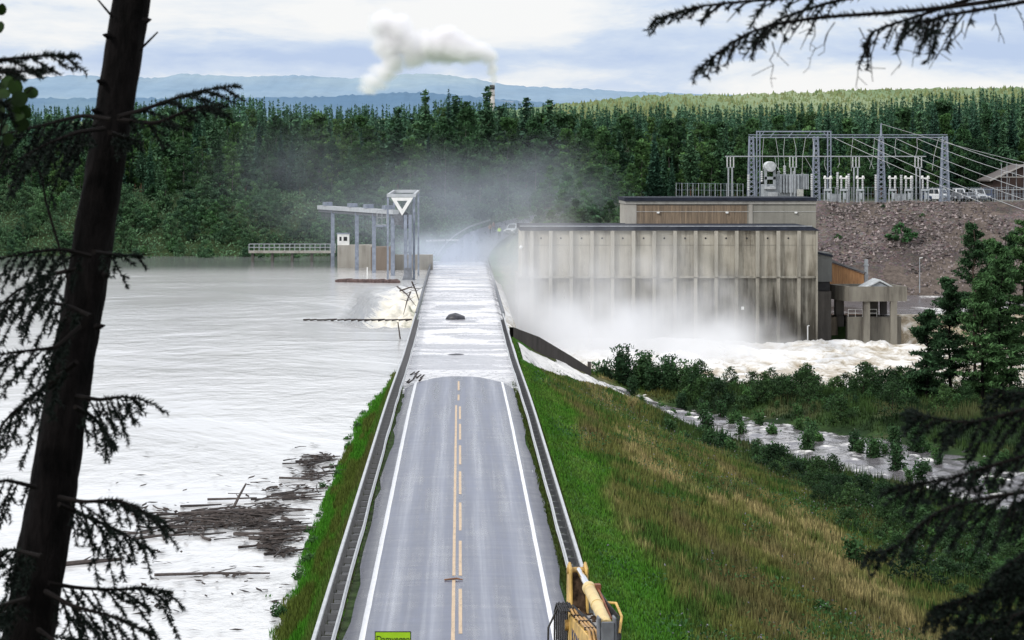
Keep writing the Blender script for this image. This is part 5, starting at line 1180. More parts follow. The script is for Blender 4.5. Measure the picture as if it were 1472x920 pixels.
for px_, D, i_, sc in ((1168, 228, 1, .95), (1178, 226, 3, .9), (1148, 236, 1, .7), (1228, 219, 0, .62), (1236, 216, 1, .8), (1257, 214, 1, 1.0), (1287, 222, 0, .72), (1290, 205, 0, .8), (1324, 200, 1, .9), (1345, 212, 1, .7), (1400, 195, 0, .6), (1425, 190, 1, .8), (1440, 205, 0, .6), (1090, 240, 1, .8), (1060, 244, 3, .9), (1010, 252, 1, .7), (980, 256, 0, .6), (1110, 232, 3, .9)):
    bush(px_, 0, D, i_, sc)
for px_, D, sc in ((1015, 232, 1.0), (1006, 228, .8), (1227, 124, .75), (1338, 150, .9), (1360, 148, .7), (1395, 138, .8), (1290, 142, .6), (1440, 130, .9), (1186, 104, .6), (1150, 170, .55), (1470, 150, 1.0)):
    x = gx(px_, D)
    for q in range(20):
        pass
    # find the depth on the slope under this picture column
    plant('u', x, D, sc, None, int(rng.choice([1, 3])), 'small rounded bush growing alone on the grassy downstream slope', 'bushes on the grassy slope', 'bush')
# thicket on the lower slope, right
for k in range(330):
    px_ = rng.uniform(1060, 1515); y = rng.uniform(90, 215); x = gx(px_, y); s = (x-4.9)/(float(toe(y))-4.9)
    if s < float(dark_s(y))-.06+.2*rng.uniform() or s > 1 or stream_d(x, y) < 1.0: continue
    plant('a', x, y, rng.uniform(.5, 1.15), None, None, 'leafy bush in the thicket on the lower right of the grassy slope', 'bushes of the lower slope thicket', 'bush')
# trees and bushes between the climbing road and the upper hall
for k in range(75):
    px_ = rng.uniform(770, 910); D = rng.uniform(392, 466); x = gx(px_, D)
    if x < float(road_cx(D))+6: continue
    if k % 2: plant('w', x, D, rng.uniform(.7, 1.3), None, None, 'blue green bush between the climbing road and the upper hall', 'bushes behind the powerhouse', 'bush')
    else: plant('b', x, D, rng.uniform(.35, .62), None, 3, 'young broadleaf tree between the climbing road and the upper hall', 'young trees behind the powerhouse')
for k in range(26):
    u = rng.uniform(5, 11.6); v = rng.uniform(.08, .95); k_ = np.arange(len(LOX)); x = np.interp(u, k_, LOX)*(1-v)+np.interp(u, k_, UPX)*v; y = np.interp(u, k_, LOY)*(1-v)+np.interp(u, k_, UPY)*v
    plant('u', x, y, rng.uniform(.35, .85), None, int(rng.choice([0, 1, 1, 3])), 'willow bush standing in the water of the overflow stream', 'willow bushes standing in the stream', 'bush')
# shrubs on the rubble slope and by the switchyard
for px_, py_, sc, lab in ((1296, 348, 1.5, 'round green bush in the middle of the rubble slope'), (1288, 328, .35, 'small green bush above the round bush on the rubble slope'), (1326, 312, .35, 'little green bush high on the rubble slope under the last breaker'), (1205, 345, .4, 'small green bush on the left part of the rubble slope'), (1270, 296, .30, 'low green weed clump at the edge of the switchyard')):
    D = 404+ (424-py_)/(424-290)*26; x = gx(px_, D); plant('w', x, D, sc, float(rk_z(np.array(x), np.array(D)))-.15, 3, lab, 'bushes on the rubble slope', 'bush', .8)
# left waterline plants
for y in (204, 196, 165, 156, 150, 145, 141, 136, 132, 128, 123, 117, 112, 108, 103, 99, 95, 91): plant('u', -6.05-.9*rng.uniform()**2, y, rng.uniform(.28, .5), None, 3, 'small leafy plant at the waterline of the left grass bank', 'plants at the left waterline', 'plant')
# ------------------------------------------------------------------ the group of pines on the right
def big_pine(seed, h, rad, base):
    r = np.random.default_rng(seed); b = MB(); pts = [(r.normal()*.04*k, r.normal()*.04*k, h*k/8-.3) for k in range(9)]
    b.tube(pts, [.20*(1-.85*k/8) for k in range(9)], 7); Cs = []; sh = []
    for i in range(60):
        t_ = base+(1-base)*(i+r.uniform(0, 1))/60; q = Vector((0, 0, t_*h)); a = r.uniform(0, 6.28); u = (t_-base)/(1-base); L_ = rad*(1.0-.78*u**1.4)*(.45+.55*min(1, u*4+.3))*r.uniform(.6, 1.1)
        dip = -.10 if u < .5 else .35; e = q+Vector((math.cos(a)*L_, math.sin(a)*L_, dip*L_+.15*L_)); mid = q.lerp(e, .55)+Vector((0, 0, -.06*L_)); b.tube([q, mid, e], [.05*(1-u*.6), .03, .012], 4, False)
        for f in np.linspace(.25, 1, 7):
            p = q.lerp(mid, f/.55) if f < .55 else mid.lerp(e, (f-.55)/.45); m = int(14+12*f); w_ = .15+.20*L_/rad
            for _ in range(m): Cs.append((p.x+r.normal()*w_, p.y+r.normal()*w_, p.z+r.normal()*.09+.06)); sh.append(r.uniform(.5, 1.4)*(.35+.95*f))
    C = np.array(Cs); P, Fq = leafquads(C, .125, r, np.array([0, 0, .7]), 1.7); return b, P, Fq, np.repeat(np.array([[.046, .098, .036]])*np.array(sh)[:, None], 4, 0)
for k, (px_, D, h, rd, bs, lab) in enumerate(((1401, 262, 16.8, 3.3, .22, 'tall pine with wide lower branches at the left of the pine group on the right'), (1425, 266, 17.6, 3.0, .28, 'tall slender pine in the middle of the pine group'), (1452, 264, 17.0, 3.0, .25, 'tall pine second from the right edge of the pine group'), (1474, 258, 17.2, 3.2, .25, 'tall pine cut by the right edge of the picture'), (1438, 255, 15.0, 3.2, .12, 'bushy pine standing in front of the tall pines'), (1412, 252, 12.0, 3.0, .10, 'shorter bushy pine in front of the left tall pine'), (1332, 254, 8.6, 2.6, .10, 'small young pine leaning out at the left of the pine group'), (1365, 258, 11.5, 2.9, .14, 'half grown pine between the small pine and the tall pines'))):
    b, P, Fq, c = big_pine(700+k, h, rd, bs); x = gx(px_, D); root = empty('pine_tree', (x, D, float(height(x, D))-.1), 0, lab, 'tree'); b.build('trunk', BARKD if k != 0 else mat('pine_bark_brown', (.06, .035, .025), .9), root, smooth=True); link('crown', npmesh('crown', P, Fq, c), NEEDLE, root)
# ------------------------------------------------------------------ drift wood
WOOD = [mat('wet_driftwood', (.026, .019, .017), .7, 0, .3, 6, .01), mat('grey_driftwood', (.060, .047, .042), .8, 0, .3, 6, .01)]
def dpos(px_, py_, z=LAKE): D = (H-z)*F/(py_-VY); return gx(px_, D), D
ctr = [((290, 752), (85, 17), 90), ((350, 735), (45, 14), 55), ((385, 752), (45, 22), 40), ((420, 715), (38, 14), 40), ((455, 672), (28, 22), 35), ((400, 785), (25, 14), 14)]
k = 0
for (cx0, cy0), (sx_, sy_), n_ in ctr:
    for j in range(int(n_*.62)):
        x, y = dpos(cx0+rng.normal()*sx_*.62, cy0+rng.normal()*sy_*.62)
        if x > -6.2: continue
        L_ = rng.uniform(.5, 2.8); a = rng.normal(.3, .9); b = MB(); r_ = rng.uniform(.02, .07)
        q = [Vector((-L_/2, 0, 0)), Vector((0, rng.normal()*.08*L_, rng.uniform(-.01, .05))), Vector((L_/2, rng.normal()*.1*L_, rng.uniform(-.02, .10)))]
        b.tube(q, [r_, r_*.85, r_*.5], 5); o = b.build('drift_branch', WOOD[int(rng.integers(2))]); o.location = (x, y, LAKE+rng.uniform(.02, .10)); o.rotation_euler = (0, 0, a)
        tag(o, 'brown drift branch floating in the wood raft on the lake near the left bank', 'driftwood', 'drift branches of the floating wood raft'); k += 1
for (px_, py_), L_, a, r_, lab in (((205, 722), .1, 0, .1, ''), ((118, 812), 3.4, .55, .11, 'thick pale log floating near the big dark trunk, lower left'), ((330, 739), 4.6, .25, .12, 'long broken log lying on top of the wood raft'), ((345, 728), 1.4, 1.25, .07, 'upright broken branch sticking out of the wood raft'), ((305, 828), 4.4, .05, .06, 'thin pole floating alone below the wood raft'), ((430, 690), 2.2, -.4, .06, 'forked branch drifting by the grass bank')):
    if not lab: continue
    x, y = dpos(px_, py_); b = MB(); up = .9 if 'upright' in lab else .03; b.tube([(-L_/2, 0, 0), (0, .05*L_, up*.4), (L_/2, 0, up)], [r_, r_*.9, r_*.6], 7); b.tube([(0, .05*L_, up*.4), (.2*L_, .22*L_, up*.4+.1)], [r_*.5, r_*.2], 5); o = b.build('drift_log', WOOD[1]); o.location = (x, y, LAKE+.06); o.rotation_euler = (0, 0, a); tag(o, lab, 'log')
# floating bark litter
n_ = 3400; U = rng.integers(0, len(ctr), n_); cx0 = np.array([c[0][0] for c in ctr])[U]+rng.normal(size=n_)*np.array([c[1][0] for c in ctr])[U]*.62; cy0 = np.array([c[0][1] for c in ctr])[U]+rng.normal(size=n_)*np.array([c[1][1] for c in ctr])[U]*.55
ex = rng.uniform(150, 470, 420); ey = 640+rng.uniform(0, 1, 420)**.7*270; cx0 = np.concatenate([cx0, ex]); cy0 = np.concatenate([cy0, ey]); D = (H-LAKE)*F/(cy0-VY); x = (cx0-VX)*D/F; keep = (x < -6.0) & (fbm(x*.6, D*.25, 211, 4)+rng.normal(0, .06, len(x)) > .50); x, D = x[keep], D[keep]
C = np.stack([x, D, np.full(len(x), LAKE+.06)+rng.uniform(0, .05, len(x))], 1); P, Fq = leafquads(C, .16, rng, np.array([0, 0, 5.0]), 1.6); P[:, 2] = np.maximum(P[:, 2], LAKE+.035)
tag(link('floating_litter', npmesh('floating_litter', P, Fq, np.repeat(np.array([[.030, .022, .018]])*rng.uniform(.5, 1.6, (len(C), 1)), 4, 0)), leafmat('bark_litter', (1, 1, 1), 0, .1, 0)), kind='stuff')
# boom line of wreckage by the spilling water, logs in the foam
b = MB(); x0, y0 = dpos(436, 461); x1, y1 = dpos(592, 463)
for k in range(16):
    u = k/16; b.tube([(x0+(x1-x0)*u, y0+rng.normal()*.1, LAKE+.05), (x0+(x1-x0)*(u+.06), y0+rng.normal()*.1, LAKE+.08+.1*rng.uniform())], [.10+.06*rng.uniform(), .07], 6)
tag(b.build('floating_boom', WOOD[0]), 'dark line of timbers floating across the lake up to the left rail', 'boom')
for k, (p, q, lab) in enumerate((((571, 412), (598, 440), 'bare grey tree trunk jammed in the foam beside the left railing'), ((590, 420), (580, 452), 'broken bare branch crossing in the foam beside the railing'), ((575, 418), (603, 415), 'thick snapped branch at the top of the foam by the gantry'), ((592, 405), (604, 438), 'thin bare branch lying against the left railing in the foam'))):
    a_ = Vector(at(p[0], p[1], 300-4*k)); c_ = Vector(at(q[0], q[1], 286+2*k)); b = MB(); m_ = a_.lerp(c_, .5)+Vector((0, 0, .25)); b.tube([a_, m_, c_], [.10, .08, .03], 6); b.tube([m_, m_+Vector((.9, .3, .5))], [.04, .015], 5); b.tube([m_, m_+Vector((-.8, .5, .2))], [.04, .015], 5); o = b.build('jammed_trunk', WOOD[1]); tag(o, lab, 'log')
# dark hump and wreckage on the flooded road
def hump(px_, py_, w_, h_, lab, seed):
    D = (H-LAKE)*F/(py_-VY); x = gx(px_, D); V = []; n_ = 18
    r = np.random.default_rng(seed); a = np.linspace(0, math.pi, 9); b = MB(); prof = []
    nu, nv = 20, 7; vs = []; fs = []
    for j in range(nv):
        ph_ = j/(nv-1)*math.pi/2
        for i in range(nu):
            th = i/nu*6.283; k_ = 1+.22*(vn(i*.8, j*.9, seed)-.5); vs.append((math.cos(th)*math.cos(ph_)*w_/2*k_*(1 if math.cos(th) > 0 else .9), math.sin(th)*math.cos(ph_)*w_*.45*k_, math.sin(ph_)**.8*h_*k_-.12))
    for j in range(nv-1):
        for i in range(nu): fs.append((j*nu+i, j*nu+(i+1) % nu, (j+1)*nu+(i+1) % nu, (j+1)*nu+i))
    b.add(vs, fs); o = b.build('broken_asphalt', mat('wet_black_slab', (.030, .030, .038), .45, 0, .3, 2, .04), smooth=True); o.location = (x, D, LAKE); return tag(o, lab, 'asphalt lump')
hump(654, 459, 2.1, .72, 'large dark lump rising from the flood in the middle of the road', 3); hump(655, 510, 1.7, .22, 'low flat dark lump in the flood nearer the dry road', 5)
for k in range(11):
    x, y = dpos(585+rng.uniform(0, 27), 539+rng.uniform(-6, 9), -.2); b = MB(); L_ = rng.uniform(.4, 1.1); b.tube([(0, 0, 0), (L_*.3, L_, .15)], [.07, .05], 6); o = b.build('drift_stick', WOOD[0]); o.location = (x, y, float(road_z(y))+.05); tag(o, 'short dark stick washed up at the left water edge on the road', 'stick', 'sticks washed up on the road')
b = MB(); x, y = dpos(576, 487); b.tube([(x, y, LAKE-.3), (x-.25, y, LAKE+1.5)], [.08, .06], 6); tag(b.build('leaning_post', WOOD[1]), 'leaning wooden post standing in the water left of the rail', 'post')
b = MB(); b.tube([(-.55, 84+11.9, .06), (-.1, 96.0, .09), (.12, 95.9, .06)], [.03, .04, .02], 5); tag(b.build('drift_stick', mat('rusty_stick', (.20, .09, .045), .8)), 'reddish stick lying across the centre line of the road', 'stick')
x, y = dpos(756, 677, 0); pud = MB(); pud.add([(x+math.cos(a)*.32*(1+.3*math.sin(3*a)), y+math.sin(a)*2.0*(1+.2*math.cos(2*a)), .0) for a in np.linspace(0, 6.28, 24)[:-1]], [tuple(range(23))]); o = pud.build('puddle', mat('puddle_water', (.45, .46, .48), .03, 0, .05, 1)); o.location = (0, 0, float(road_z(y))-.0085*12.9+.03+.004-.02); tag(o, kind='structure')
# ------------------------------------------------------------------ excavator
EX = Vector((3.17, 50.5, .25)); ef = Vector((-.087, .996, 0)).normalized(); er = Vector((ef.y, -ef.x, 0))
YEL = mat('faded_yellow_paint', (.55, .35, .10), .55, 0, .26, 3.5, .006); YELD = mat('dirty_yellow_paint', (.40, .25, .075), .65, 0, .35, 3, .006); MUD = mat('mud_crust', (.055, .035, .022), .95, 0, .5, 7, .03, .1); CHROME = mat('chrome_rod', (.75, .76, .78), .15, 1, .03, 2); GREYP = mat('worn_grey_top', (.30, .29, .28), .7, 0, .3, 4, .004)
ex = empty('excavator', EX, math.atan2(ef.y, ef.x), 'yellow excavator with a raised boom and hanging black hoses, lower right by the guardrail', 'excavator')
# local frame: x forward, y left, z up
def EP(name, poly, v0, v1, m, parent=ex, bevel=.02):
    b = MB(); b.prism(poly, v0, v1, 'y'); return b.build(name, m, parent, bevel)
Z0 = -.25
boom = EP('boom', [(.4, 2.0+Z0), (2.5, 5.2+Z0), (3.3, 5.58+Z0), (6.35, 5.50+Z0), (6.6, 5.22+Z0), (6.3, 4.98+Z0), (3.7, 4.72+Z0), (3.0, 4.45+Z0), (.9, 1.7+Z0)], -.27, .25, YEL)
b = MB(); b.bar((3.35, -.03, 5.592+Z0), (6.15, -.03, 5.512+Z0), .40, .012); b.build('boom_top_plate', GREYP, boom)
b = MB()
for k in range(60): 
    q = 4.9+1.4*random.random()**.6; b.box((q, random.uniform(-.24, .18), 5.555+Z0-(q-3.3)*.026), [.05+.10*random.random() for _ in range(2)]+[.05+.05*random.random()], rz=random.random()*3, rx=random.random())
b.build('mud', MUD, boom)
b = MB(); b.add([(6.05, -.20, 5.53+Z0), (6.05, .2, 5.53+Z0), (6.55, .17, 5.30+Z0), (6.55, -.17, 5.30+Z0)], [(0, 1, 2, 3)]); b.build('boom_nose', MUD, boom)
stick = EP('stick', [(6.66, 6.34+Z0), (7.02, 6.36+Z0), (7.06, 5.0+Z0), (6.75, 2.3+Z0), (6.5, 2.3+Z0), (6.34, 4.6+Z0), (6.36, 5.3+Z0)], -.14, .14, MUD)
for v0, v1 in ((.142, .205), (-.205, -.142)): EP('stick_plate', [(6.56, 6.46+Z0), (6.80, 6.58+Z0), (7.02, 6.46+Z0), (7.10, 5.9+Z0), (7.12, 4.9+Z0), (6.8, 2.5+Z0), (6.62, 2.5+Z0), (6.40, 4.5+Z0), (6.44, 5.6+Z0)], v0, v1, YEL, stick, .03)
b = MB(); b.tube([(6.78, -.235, 6.38+Z0), (6.78, .235, 6.38+Z0)], .075, 14); b.build('pin', YELD, stick, .01); b = MB(); b.tube([(6.42, -.33, 5.25+Z0), (6.42, .33, 5.25+Z0)], .12, 14); b.build('pin', YELD, stick, .01)
c0 = Vector((3.0, -.09, 5.86+Z0)); c1 = Vector((5.55, -.08, 6.20+Z0)); c2 = Vector((6.76, -.02, 6.38+Z0))
b = MB(); b.tube([c0, c0.lerp(c1, .02), c0.lerp(c1, .93), c0.lerp(c1, .935), c1, c1+(c1-c0)*.03], [.10, .125, .125, .145, .145, .09], 20); b.tube([c0.lerp(c1, .50), c0.lerp(c1, .525)], .14, 20); cyl = b.build('arm_cylinder', mat('pale_yellow_paint', (.62, .47, .22), .5, 0, .12, 3), ex)
b = MB(); b.tube([c1, c2], .072, 16); b.build('piston_rod', CHROME, cyl)
b = MB(); off = Vector((0, -.17, .02)); b.tube([c0+off+Vector((.5, 0, 0)), c0.lerp(c1, .75)+off, c0.lerp(c1, .97)+off], .03, 8); b.box(c0.lerp(c1, .95)+Vector((0, -.17, .03)), (.22, .12, .16)); b.build('cylinder_pipe', mat('rusty_fitting', (.22, .075, .035), .7, 0, .3, 5), cyl)
b = MB(); b.box((2.98, -.25, 5.78+Z0), (.34, .05, .5)); b.box((2.98, .07, 5.78+Z0), (.34, .05, .5)); b.box((2.80, -.09, 5.74+Z0), (.05, .27, .42)); b.build('cylinder_bracket', STEEL_D, boom, .02)
b = MB(); b.tube([(3.15, -.38, 5.65+Z0), (3.35, -.46, 5.95+Z0), (4.0, -.44, 6.12+Z0), (4.45, -.33, 6.06+Z0)], .028, 8); b.build('hand_rail', YEL, boom)
b = MB()
for k in range(4): b.tube([(3.0+.1*k, -.30-.04*k, 5.5+Z0), (3.5, -.36-.03*k, 5.75+Z0+.05*k), (4.2, -.33, 5.95+Z0+.03*k), (5.3, -.27, 6.16+Z0)], .024, 6)
b.build('hose_bundle', BLACK, boom)
# steel oil pipes along the left edge of the boom top, hoses over the joint
b = MB()
for k in range(3): v = .22-.075*k; b.tube([(2.3, v, 5.13+Z0), (3.3, v, 5.67+Z0), (5.7, v, 5.60+Z0), (6.0, v+.02, 5.66+Z0)], .026, 8)
b.build('oil_pipe', mat('copper_brown_pipe', (.46, .27, .10), .45, .2, .2, 4), boom)
b = MB()
for q in (3.7, 4.6, 5.4): b.box((q, .14, 5.66+Z0-(q-3.3)*.02), (.04, .26, .07))
for k in range(2): v = .04-.06*k; b.tube([(2.5, v, 5.3+Z0), (3.4, v, 5.64+Z0), (5.2, v+.03, 5.62+Z0), (6.1, .20, 5.74+Z0)], .018, 6)
b.build('hose', BLACK, boom)
b = MB()
for k in range(7):
    v = .25+.046*k; b.tube([(5.95, v-.06, 5.62+Z0), (6.22, v, 5.76+Z0+.02*(k % 2)), (6.45, v+.02, 5.55+Z0), (6.40, v+.03, 4.9+Z0), (6.2+.04*k, v, 4.2+Z0), (6.35, .2, 3.4+Z0)], .021, 7)
b.tube([(6.1, .30, 5.72+Z0), (6.2, .52, 5.65+Z0), (6.15, .72, 5.25+Z0), (6.05, .74, 4.85+Z0), (6.1, .58, 4.62+Z0), (6.25, .44, 4.9+Z0)], .024, 8); b.build('hose_loop', BLACK, boom)
def text_mesh(s_, size, ext=.004):
    cu = bpy.data.curves.new('t', 'FONT'); cu.body = s_; cu.size = size; cu.extrude = ext; cu.align_x = 'CENTER'; cu.align_y = 'CENTER'
    to = bpy.data.objects.new('t', cu); COL.objects.link(to); dg = bpy.context.evaluated_depsgraph_get(); me = bpy.data.meshes.new_from_object(to.evaluated_get(dg)); bpy.data.objects.remove(to); return me
me = text_mesh('KOMATSU', .50); o = link('lettering', me, mat('dark_blue_letters', (.035, .04, .10), .5, 0, .1, 2), boom)
o.matrix_local = Matrix.Translation((4.62, .256, 5.08+Z0)) @ Matrix.Rotation(R(-1.5), 4, 'Y') @ Matrix.Rotation(R(180), 4, 'Z') @ Matrix.Rotation(R(90), 4, 'X')
bk = EP('bucket', [(6.3, 2.4+Z0), (7.0, 2.5+Z0), (7.25, 1.6+Z0), (6.7, .95+Z0), (5.9, 1.0+Z0), (5.75, 1.35+Z0), (6.4, 1.45+Z0)], -.6, .6, STEEL_D, ex)
for k in range(5): b = MB(); b.box((5.75, -.5+.25*k, 1.15+Z0), (.3, .09, .10)); b.build('bucket_tooth', STEEL_D, bk)
b = MB(); b.prism([(-2.3, 1.1), (.9, 1.1), (.9, 1.7), (.2, 2.35), (-1.9, 2.35), (-2.35, 2.0)], -1.3, 1.3, 'y'); b.build('house', YEL, ex, .06)
b = MB(); b.prism([(-.7, 1.72), (1.25, 1.72), (1.35, 2.3), (1.0, 3.05), (-.6, 3.05)], .45, 1.32, 'y'); cabo = b.build('cab', GREYP, ex, .05)
b = MB(); b.box((.2, 1.33, 2.5), (1.1, .03, .7)); b.build('window', GLASS, cabo); b = MB(); b.add([(1.36, .55, 2.3), (1.36, 1.22, 2.3), (1.05, 1.2, 3.0), (1.05, .57, 3.0)], [(0, 1, 2, 3)]); b.build('window', GLASS, cabo)
for sy in (-1, 1):
    b = MB(); n_ = 40; pr_ = []
    for k in range(20): a = math.pi/2+math.pi*k/19; pr_.append((-1.6+.45*math.cos(a), .45+.45*math.sin(a)))
    for k in range(20): a = -math.pi/2+math.pi*k/19; pr_.append((1.6+.45*math.cos(a), .45+.45*math.sin(a)))
    b.prism(pr_, sy*1.3-.3, sy*1.3+.3, 'y'); b.build('track', BLACK, ex)
b = MB(); b.lathe((0, 0, 0), [(.9, .55), (.9, 1.1)], 24); b.build('turntable', STEEL_D, ex)
# ------------------------------------------------------------------ road sign
sD = 50.0; sx0, sx1 = gx(538.7, sD), gx(591, sD); szt = gz(907.5, sD); sw = sx1-sx0; sh_ = .34
gh = float(height((sx0+sx1)/2, sD)); root = empty('street_sign', ((sx0+sx1)/2, sD, gh), 0, 'bright yellow green street name sign reading Damvegen at the lower edge', 'street sign')
b = MB(); b.box((0, 0, szt-sh_/2-gh), (sw, .02, sh_)); b.build('border', BLACK, root)
b = MB(); b.box((0, -.0125, szt-sh_/2-gh), (sw-.035, .005, sh_-.035)); b.build('panel', mat('yellow_green_reflective', (.36, .62, .02), .4, 0, .04, 4), root)
me = text_mesh('Damvegen', .155, .003); o = link('lettering', me, mat('black_letters', (.012, .02, .01), .5), root); wd = max(v.co.x for v in me.vertices)-min(v.co.x for v in me.vertices); o.rotation_euler = (R(90), 0, 0); o.location = (0, -.0185, szt-.150-gh); o.scale = (.625/wd, 1.12, 1)
for dx in (-.2, .2): b = MB(); b.tube([(dx, .04, -.3), (dx, .04, szt-.02-gh)], .03, 8); b.build('post', STEEL, root)
# ------------------------------------------------------------------ people
def skin_obj(name, nodes, edges, rad, m, parent, root_i=0, lev=2):
    me = bpy.data.meshes.new(name); me.from_pydata(nodes, edges, []); o = link(name, me, m, parent)
    md = o.modifiers.new('skin', 'SKIN'); md.use_smooth_shade = True
    for i, r_ in enumerate(rad): me.skin_vertices[0].data[i].radius = (r_, r_) if not hasattr(r_, '__len__') else r_
    me.skin_vertices[0].data[root_i].use_root = True; o.modifiers.new('sub', 'SUBSURF').levels = lev; o.modifiers['sub'].render_levels = lev; return o
def person(x, y, z, rz, jm, tm, lab, stride=.16, hair_m=None, arm=.25):
    root = empty('person', (x, y, z), rz, lab, 'person')
    J = {'pel': (0, 0, .95), 'wa': (0, .0, 1.10), 'ch': (0, 0, 1.32), 'nk': (0, .0, 1.50), 'hd': (0, .02, 1.62), 'tp': (0, .02, 1.75)}
    N_ = list(J.values()); E_ = [(0, 1), (1, 2), (2, 3), (3, 4), (4, 5)]; Rr = [(.15, .11), (.13, .10), (.17, .12), .055, (.075, .095), (.06, .075)]
    jn, je, jr = [(0, 0, .86), (0, 0, 1.1), (0, 0, 1.36), (0, 0, 1.46)], [(0, 1), (1, 2), (2, 3)], [(.19, .15), (.18, .14), (.205, .15), (.09, .09)]
    tn, te, tr_ = [(0, 0, .98), (0, 0, .90)], [(0, 1)], [(.17, .13), (.17, .14)]
    for s_ in (-1, 1):
        st = stride*s_; i = len(N_); hip = (s_*.10, 0, .88); kn = (s_*.11, st*.5+.04, .48); an = (s_*.11, st-.03*s_, .09); to_ = (s_*.13, st+.17, .03)
        N_ += [hip, kn, an, to_]; E_ += [(0, i), (i, i+1), (i+1, i+2), (i+2, i+3)]; Rr += [.085, .06, .042, .035]
        j = len(tn); tn += [hip, kn, (an[0], an[1], .10)]; te += [(1, j), (j, j+1), (j+1, j+2)]; tr_ += [.105, .085, .075]
        i = len(N_); shd = (s_*.19, 0, 1.42); el = (s_*.27, -.05, 1.14); wr = (s_*.24, arm*(.6+.4*s_), .96); pm_ = (wr[0]-s_*.01, wr[1]+.06, wr[2]-.04)
        N_ += [shd, el, wr, pm_]; E_ += [(2, i), (i, i+1), (i+1, i+2), (i+2, i+3)]; Rr += [.06, .045, .03, .034]
        for f in range(5):
            k = len(N_); sp = (f-1.8)*.02; L_ = (.035, .065, .075, .068, .055)[f]; a_ = (pm_[0]+(s_*-.03 if f == 0 else 0), pm_[1]+.03, pm_[2]+sp); N_ += [a_, (a_[0], a_[1]+L_*.6, a_[2]-L_*.5)]; E_ += [(i+3, k), (k, k+1)]; Rr += [.009, .008]
        j = len(jn); jn += [shd, el, (wr[0], wr[1]-.01, wr[2]+.01)]; je += [(2, j), (j, j+1), (j+1, j+2)]; jr += [.085, .068, .055]
    skin = mat('skin', (.42, .26, .19), .6); skin_obj('body', N_, E_, Rr, skin, root, 0, 1); skin_obj('jacket', jn, je, jr, jm, root, 1, 1); skin_obj('trousers', tn, te, tr_, tm, root, 0, 1)
    b = MB(); b.lathe((0, .01, 1.62), [(.115, .06), (.12, .10), (.105, .15), (.06, .19), (.01, .2)], 12); b.build('hair', hair_m or mat('dark_hair', (.03, .02, .015), .8), root, smooth=True)
    b = MB(); b.lathe((0, .115, 1.60), [(.012, -.02), (.02, 0), (.008, .03)], 6); b.build('nose', skin, root)
    for s_ in (-1, 1): b = MB(); b.lathe((s_*.035, .098, 1.645), [(.004, -.012), (.013, 0), (.004, .012)], 6); b.build('eye', DARK, root)
    b = MB(); b.box((0, .105, 1.562), (.05, .012, .012)); b.build('mouth', mat('lips', (.3, .12, .10), .6), root)
    for s_ in (-1, 1): b = MB(); b.box((s_*.095, .01, 1.63), (.02, .04, .06)); b.build('ear', skin, root)
    for s_ in (-1, 1): b = MB(); b.box((s_*.12, .05+stride*s_, .035), (.10, .28, .09)); b.build('shoe', BLACK, root, .02)
    return root
HIV = mat('hi_vis_yellow', (.55, .80, .10), .6, 0, .08, 5); DKC = mat('dark_trousers', (.03, .035, .045), .8); ORG = mat('brown_orange_jacket', (.30, .17, .11), .8)
for px_, py_, D, jm, lab, rz in ((718, 343, 441, HIV, 'person in a bright yellow green safety jacket and dark trousers on the road end', 2.9), (704.5, 342.5, 443, ORG, 'person in a brownish jacket standing left of the yellow jacket', 3.6), (709.5, 341.5, 445, mat('dull_red_jacket', (.17, .085, .07), .8), 'person in a dull dark jacket half behind the others', 2.6)):
    x = gx(px_, D); person(x, D, float(road_z(D))+.02, rz, jm, DKC, lab)
# ------------------------------------------------------------------ foreground spruces
def needles_on(segs, r, dens=330, nl=.025, nw=.0085):
    Vs = []; k = 0
    for p, q, w0 in segs:
        d = q-p; L_ = np.linalg.norm(d); n = int(dens*L_)
        if n < 1: continue
        d = d/L_; u = r.uniform(0, 1, n)[:, None]; base = p+u*(q-p); ra = rv(n, r); ra = ra-(ra@d)[:, None]*d; ra /= np.maximum(1e-6, np.linalg.norm(ra, axis=1, keepdims=True))
        dr = ra*.85+d*.62+np.array([0, 0, .12]); sd = np.cross(dr, rv(n, r)); sd /= np.maximum(1e-6, np.linalg.norm(sd, axis=1, keepdims=True)); L2 = (nl*r.uniform(.65, 1.25, n))[:, None]
        Vs.append(np.stack([base-sd*nw/2, base+sd*nw/2, base+dr*L2], 1).reshape(-1, 3))
    V = np.concatenate(Vs); return V, np.arange(len(V)).reshape(-1, 3)
FGN = mat('shaded_spruce_needles', (.006, .011, .008), .7, 0, .3, 8, 0, .12); FGT = mat('shaded_twig', (.007, .0055, .005), .9, 0, .2, 8, 0, .1)  # shade on the foreground needles and twigs is put into these colours
